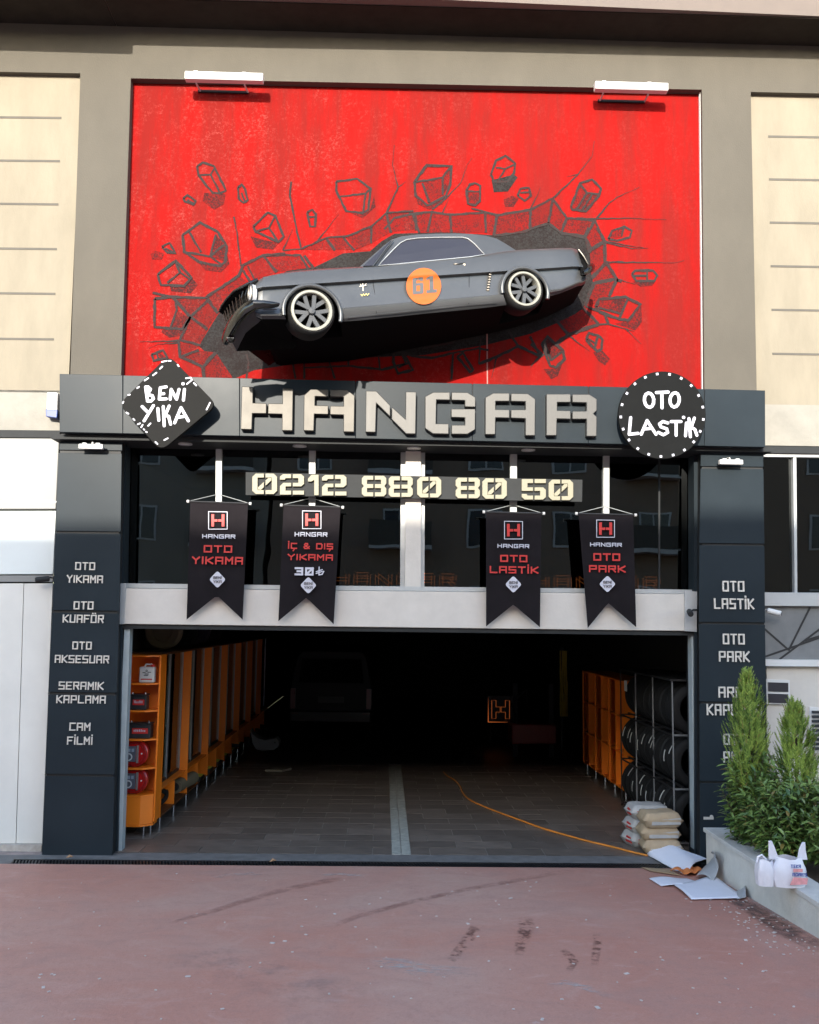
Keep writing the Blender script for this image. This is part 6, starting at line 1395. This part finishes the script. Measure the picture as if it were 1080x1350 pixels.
def handle(x, lean, h_):
    mb = MB(); P = [Vector((x-.025, 0, .19)), Vector((x-.02+lean*.4, 0, .19+h_*.6)), Vector((x-.012+lean, 0, .19+h_)), Vector((x+.012+lean, 0, .19+h_)), Vector((x+.03+lean*.4, 0, .19+h_*.6)), Vector((x+.055, 0, .19))]
    mb.prism(P, Vector((0, .012, 0))); return mb.make('handle', M_bagp, t, smooth=30, bevel=.003)
handle(-.12, -.01, .14); handle(.10, .03, .13)
MB().tube([(-.24, 0, .17), (-.23, 0, .21), (-.2, 0, .225), (-.17, 0, .19)], .009, 6).make('handle', M_bagp, t, smooth=50)
M_blu = mat('blue_print_film', (.03, .07, .30), .4)
def bprint(text, x0_, x1_, z0_, z1_, m):
    mb = MB()
    for k, (a, b_, tt) in enumerate(strokes(text, x0_, x1_, z0_, z1_, .2)):
        q_ = seg_poly(a, b_, tt); mb.prism([(v.x, -.104-.0004*(k % 8), v.y) for v in q_], Vector((0, .003, 0)))
    return mb.make('print', m, t)
bprint('TEKA', -.02, .055, .155, .18, M_blu); bprint('ADRES', -.01, .10, .095, .118, M_blu)
MB().prism([(-.03, -.1, .03), (.10, -.1, .035), (.11, -.1, .08), (.0, -.1, .085)], Vector((0, .004, 0))).make('print', M_pink, t)
MB().prism([(.0, -.101, .125), (.07, -.101, .125), (.07, -.101, .148), (.0, -.101, .148)], Vector((0, .004, 0))).make('print', M_pink, t)

# ---- stains, wet marks and litter on the driveway
def stain_mat(name, col, lo, hi, sc, maxa, rough=.6, scl=None):
    m = bpy.data.materials.new(name); m.use_nodes = True; n = m.node_tree.nodes; l = m.node_tree.links; p = n['Principled BSDF']
    p.inputs['Base Color'].default_value = (*col, 1); p.inputs['Roughness'].default_value = rough
    tc = n.new('ShaderNodeTexCoord'); g = n.new('ShaderNodeNewGeometry').outputs['Position']; a = noise(n, l, g, sc, 6, .7, scl)
    at_ = n.new('ShaderNodeVertexColor'); at_.layer_name = 'fade'
    s_ = n.new('ShaderNodeMath'); s_.operation = 'MULTIPLY'; l.new(ramp(n, l, a, lo, hi, 0, maxa), s_.inputs[0]); l.new(at_.outputs[0], s_.inputs[1]); l.new(s_.outputs[0], p.inputs['Alpha'])
    return m
def stain(pts_px, wpx0, wpx1, m, name='stain'):
    """soft-edged strip lying on the driveway"""
    P = [GD(x, y) for x, y in pts_px]; bm = bmesh.new(); lay = bm.loops.layers.color.new('fade'); rows = []; n = len(P)
    for i, p in enumerate(P):
        d = (P[min(i+1, n-1)]-P[max(i-1, 0)]); d.z = 0; d.normalize(); nn_ = Vector((-d.y, d.x, 0)); w_ = (wpx0+(wpx1-wpx0)*i/(n-1))*.5
        rows.append([bm.verts.new(Vector((q_.x, q_.y, gz(q_.y)+.003))) for q_ in (p-nn_*w_, p-nn_*w_*.45, p+nn_*w_*.45, p+nn_*w_)])
    al = {}
    for i, r_ in enumerate(rows):
        e_ = 0 if i in (0, n-1) else 1
        for j, v in enumerate(r_): al[v] = e_*(0 if j in (0, 3) else 1)
    for i in range(n-1):
        for j in range(3):
            f = bm.faces.new((rows[i][j], rows[i+1][j], rows[i+1][j+1], rows[i][j+1]))
            for lp in f.loops: a_ = al[lp.vert]; lp[lay] = (a_, a_, a_, 1)
    me = bpy.data.meshes.new(name); bm.to_mesh(me); bm.free(); me.materials.append(m)
    o_ = bpy.data.objects.new(name, me); C.objects.link(o_); stuff(o_); return o_
S_dark = stain_mat('wet_streak', (.26, .12, .10), .36, .66, 7, .42); S_wet = stain_mat('wet_spots', (.16, .07, .055), .46, .60, 15, .7, .5); S_lime = stain_mat('lime_stain', (.55, .50, .47), .45, .62, 9, .7, scl=(1, 3, 1)); S_grey = stain_mat('grey_dust', (.25, .22, .22), .45, .70, 3.5, .30)
stain([(425, 1226), (470, 1209), (540, 1190), (620, 1172), (700, 1158), (760, 1148)][:6], .10, .16, S_dark, 'wet_streak')
stain([(216, 1220), (240, 1213), (280, 1202), (330, 1186), (380, 1172), (430, 1162), (480, 1156)], .06, .22, S_dark, 'wet_streak')
stain([(632, 1218), (622, 1232), (612, 1246), (600, 1260), (590, 1272)], .12, .08, S_wet, 'wet_spots')
stain([(697, 1209), (694, 1222), (690, 1238), (686, 1250), (682, 1262)], .16, .07, S_wet, 'wet_spots')
stain([(788, 1230), (788, 1242), (786, 1256), (782, 1276)], .07, .07, S_wet, 'wet_spots')
stain([(742, 1250), (750, 1260), (757, 1268), (748, 1282)], .10, .06, S_wet, 'wet_spots')
stain([(275, 1158), (300, 1154), (330, 1152), (350, 1156)], .14, .14, S_lime, 'lime_stain')
stain([(400, 1156), (440, 1153), (470, 1154), (486, 1156)], .12, .14, S_lime, 'lime_stain')
stain([(720, 1300), (745, 1296), (770, 1302), (805, 1316)], .14, .1, S_lime, 'lime_stain')
stain([(205, 1270), (260, 1262), (330, 1275), (420, 1310), (440, 1330)], .6, .7, S_grey, 'dust_stain')
stain([(480, 1265), (520, 1270), (560, 1280), (640, 1285)], .3, .3, S_lime, 'lime_stain')
stain([(940, 1160), (965, 1183), (1000, 1203), (1040, 1230), (1085, 1256)], .22, .3, stain_mat('kerb_dirt', (.13, .075, .065), .35, .6, 14, .8), 'dirt_line')
stain([(945, 1155), (970, 1175), (1010, 1198), (1050, 1222), (1090, 1246)], .08, .09, S_lime, 'dirt_line')
r = random.Random(9); mb = MB()
for i in range(240):
    if i < 110:
        t_ = r.random(); px, py = 950+t_*130+r.gauss(-18, 22), 1165+t_*85+r.gauss(6, 12)
    else: px, py = r.uniform(0, 1080), r.uniform(1145, 1345)
    p = GD(px, py); s_ = r.uniform(.002, .006)*(1 if r.random() < .85 else 1.8); a = r.uniform(0, 6.3)
    if p.x > PXo-.03: continue
    mb.obox((p.x, p.y, gz(p.y)+.004), (s_*math.cos(a)*1.6, s_*math.sin(a)*1.6, 0), (-s_*math.sin(a), s_*math.cos(a), 0), (0, 0, .002))
stuff(mb.make('litter', mat('pale_litter', (.55, .48, .44), .8)))
for i, (px, py) in enumerate(((87, 1131), (355, 1136))):
    p = G(px, py, .02); lf = MB(); 
    for a, b_ in (((0, 0, .0), (.05, .01, .015)),): lf.face([p, p+Vector((.03, .012, .03)), p+Vector((.075, .0, .012)), p+Vector((.05, -.012, .02)), p+Vector((.02, -.014, .004))])
    tag(lf.make('dry_leaf', mat('brown_leaf', (.33, .19, .10), .8)), ['curled brown dry leaf on the drain by the left pillar', 'small dry leaf on the drain in front of garage tiles'][i], 'leaf')

# ================================================================ ACROSS THE STREET (behind the camera: seen in the glass, shades the lower facade)
M_ob = mat('opposite_render', (.30, .27, .23), .8, var=.08, scale=.6); M_owin = mat('opposite_window', (.05, .06, .07), .2); M_ofr = mat('opposite_frame', (.6, .6, .6), .5)
def block(x0, x1, y, z1, label, cols_, z0=1.0, col=None):
    t = thing('apartment_block', label, 'building', group='apartment blocks across the street')
    MB().box(x0, x1, y-9, y, z0-1, z1).make('wall', col or M_ob, t)
    MB().box(x0-.2, x1+.2, y-9.2, y+.2, z1, z1+.12).make('roof', M_groove, t)
    n_ = cols_; st = (x1-x0)/n_
    zf = 2.4
    while zf+1.9 < z1:
        for i in range(n_):
            cx = x0+st*(i+.5)
            if i % 3 == 1:
                MB().box(cx-1.2, cx+1.2, y+.003, y+.9, zf-.25, zf-.1).make('balcony', M_ofr, t)
                MB().box(cx-1.2, cx+1.2, y+.85, y+.88, zf-.1, zf+.8).make('railing', M_groove, t)
            w_ = MB().box(cx-.65, cx+.65, y+.002, y+.05, zf, zf+1.35).make('window', M_ofr, t)
            for s_ in (-1, 1): MB().box(cx+s_*.31-.27, cx+s_*.31+.27, y+.05, y+.07, zf+.07, zf+1.28).make('pane', M_owin, w_)
        zf += 2.9
block(-30, -4.6, -26, 11.45, 'apartment block across the street opposite the left pillar', 8)
block(-4.4, 22, -26, 11.7, 'taller apartment block across the street opposite the right pillar', 8, col=mat('opposite_render_warm', (.27, .20, .15), .8, var=.08, scale=.6))
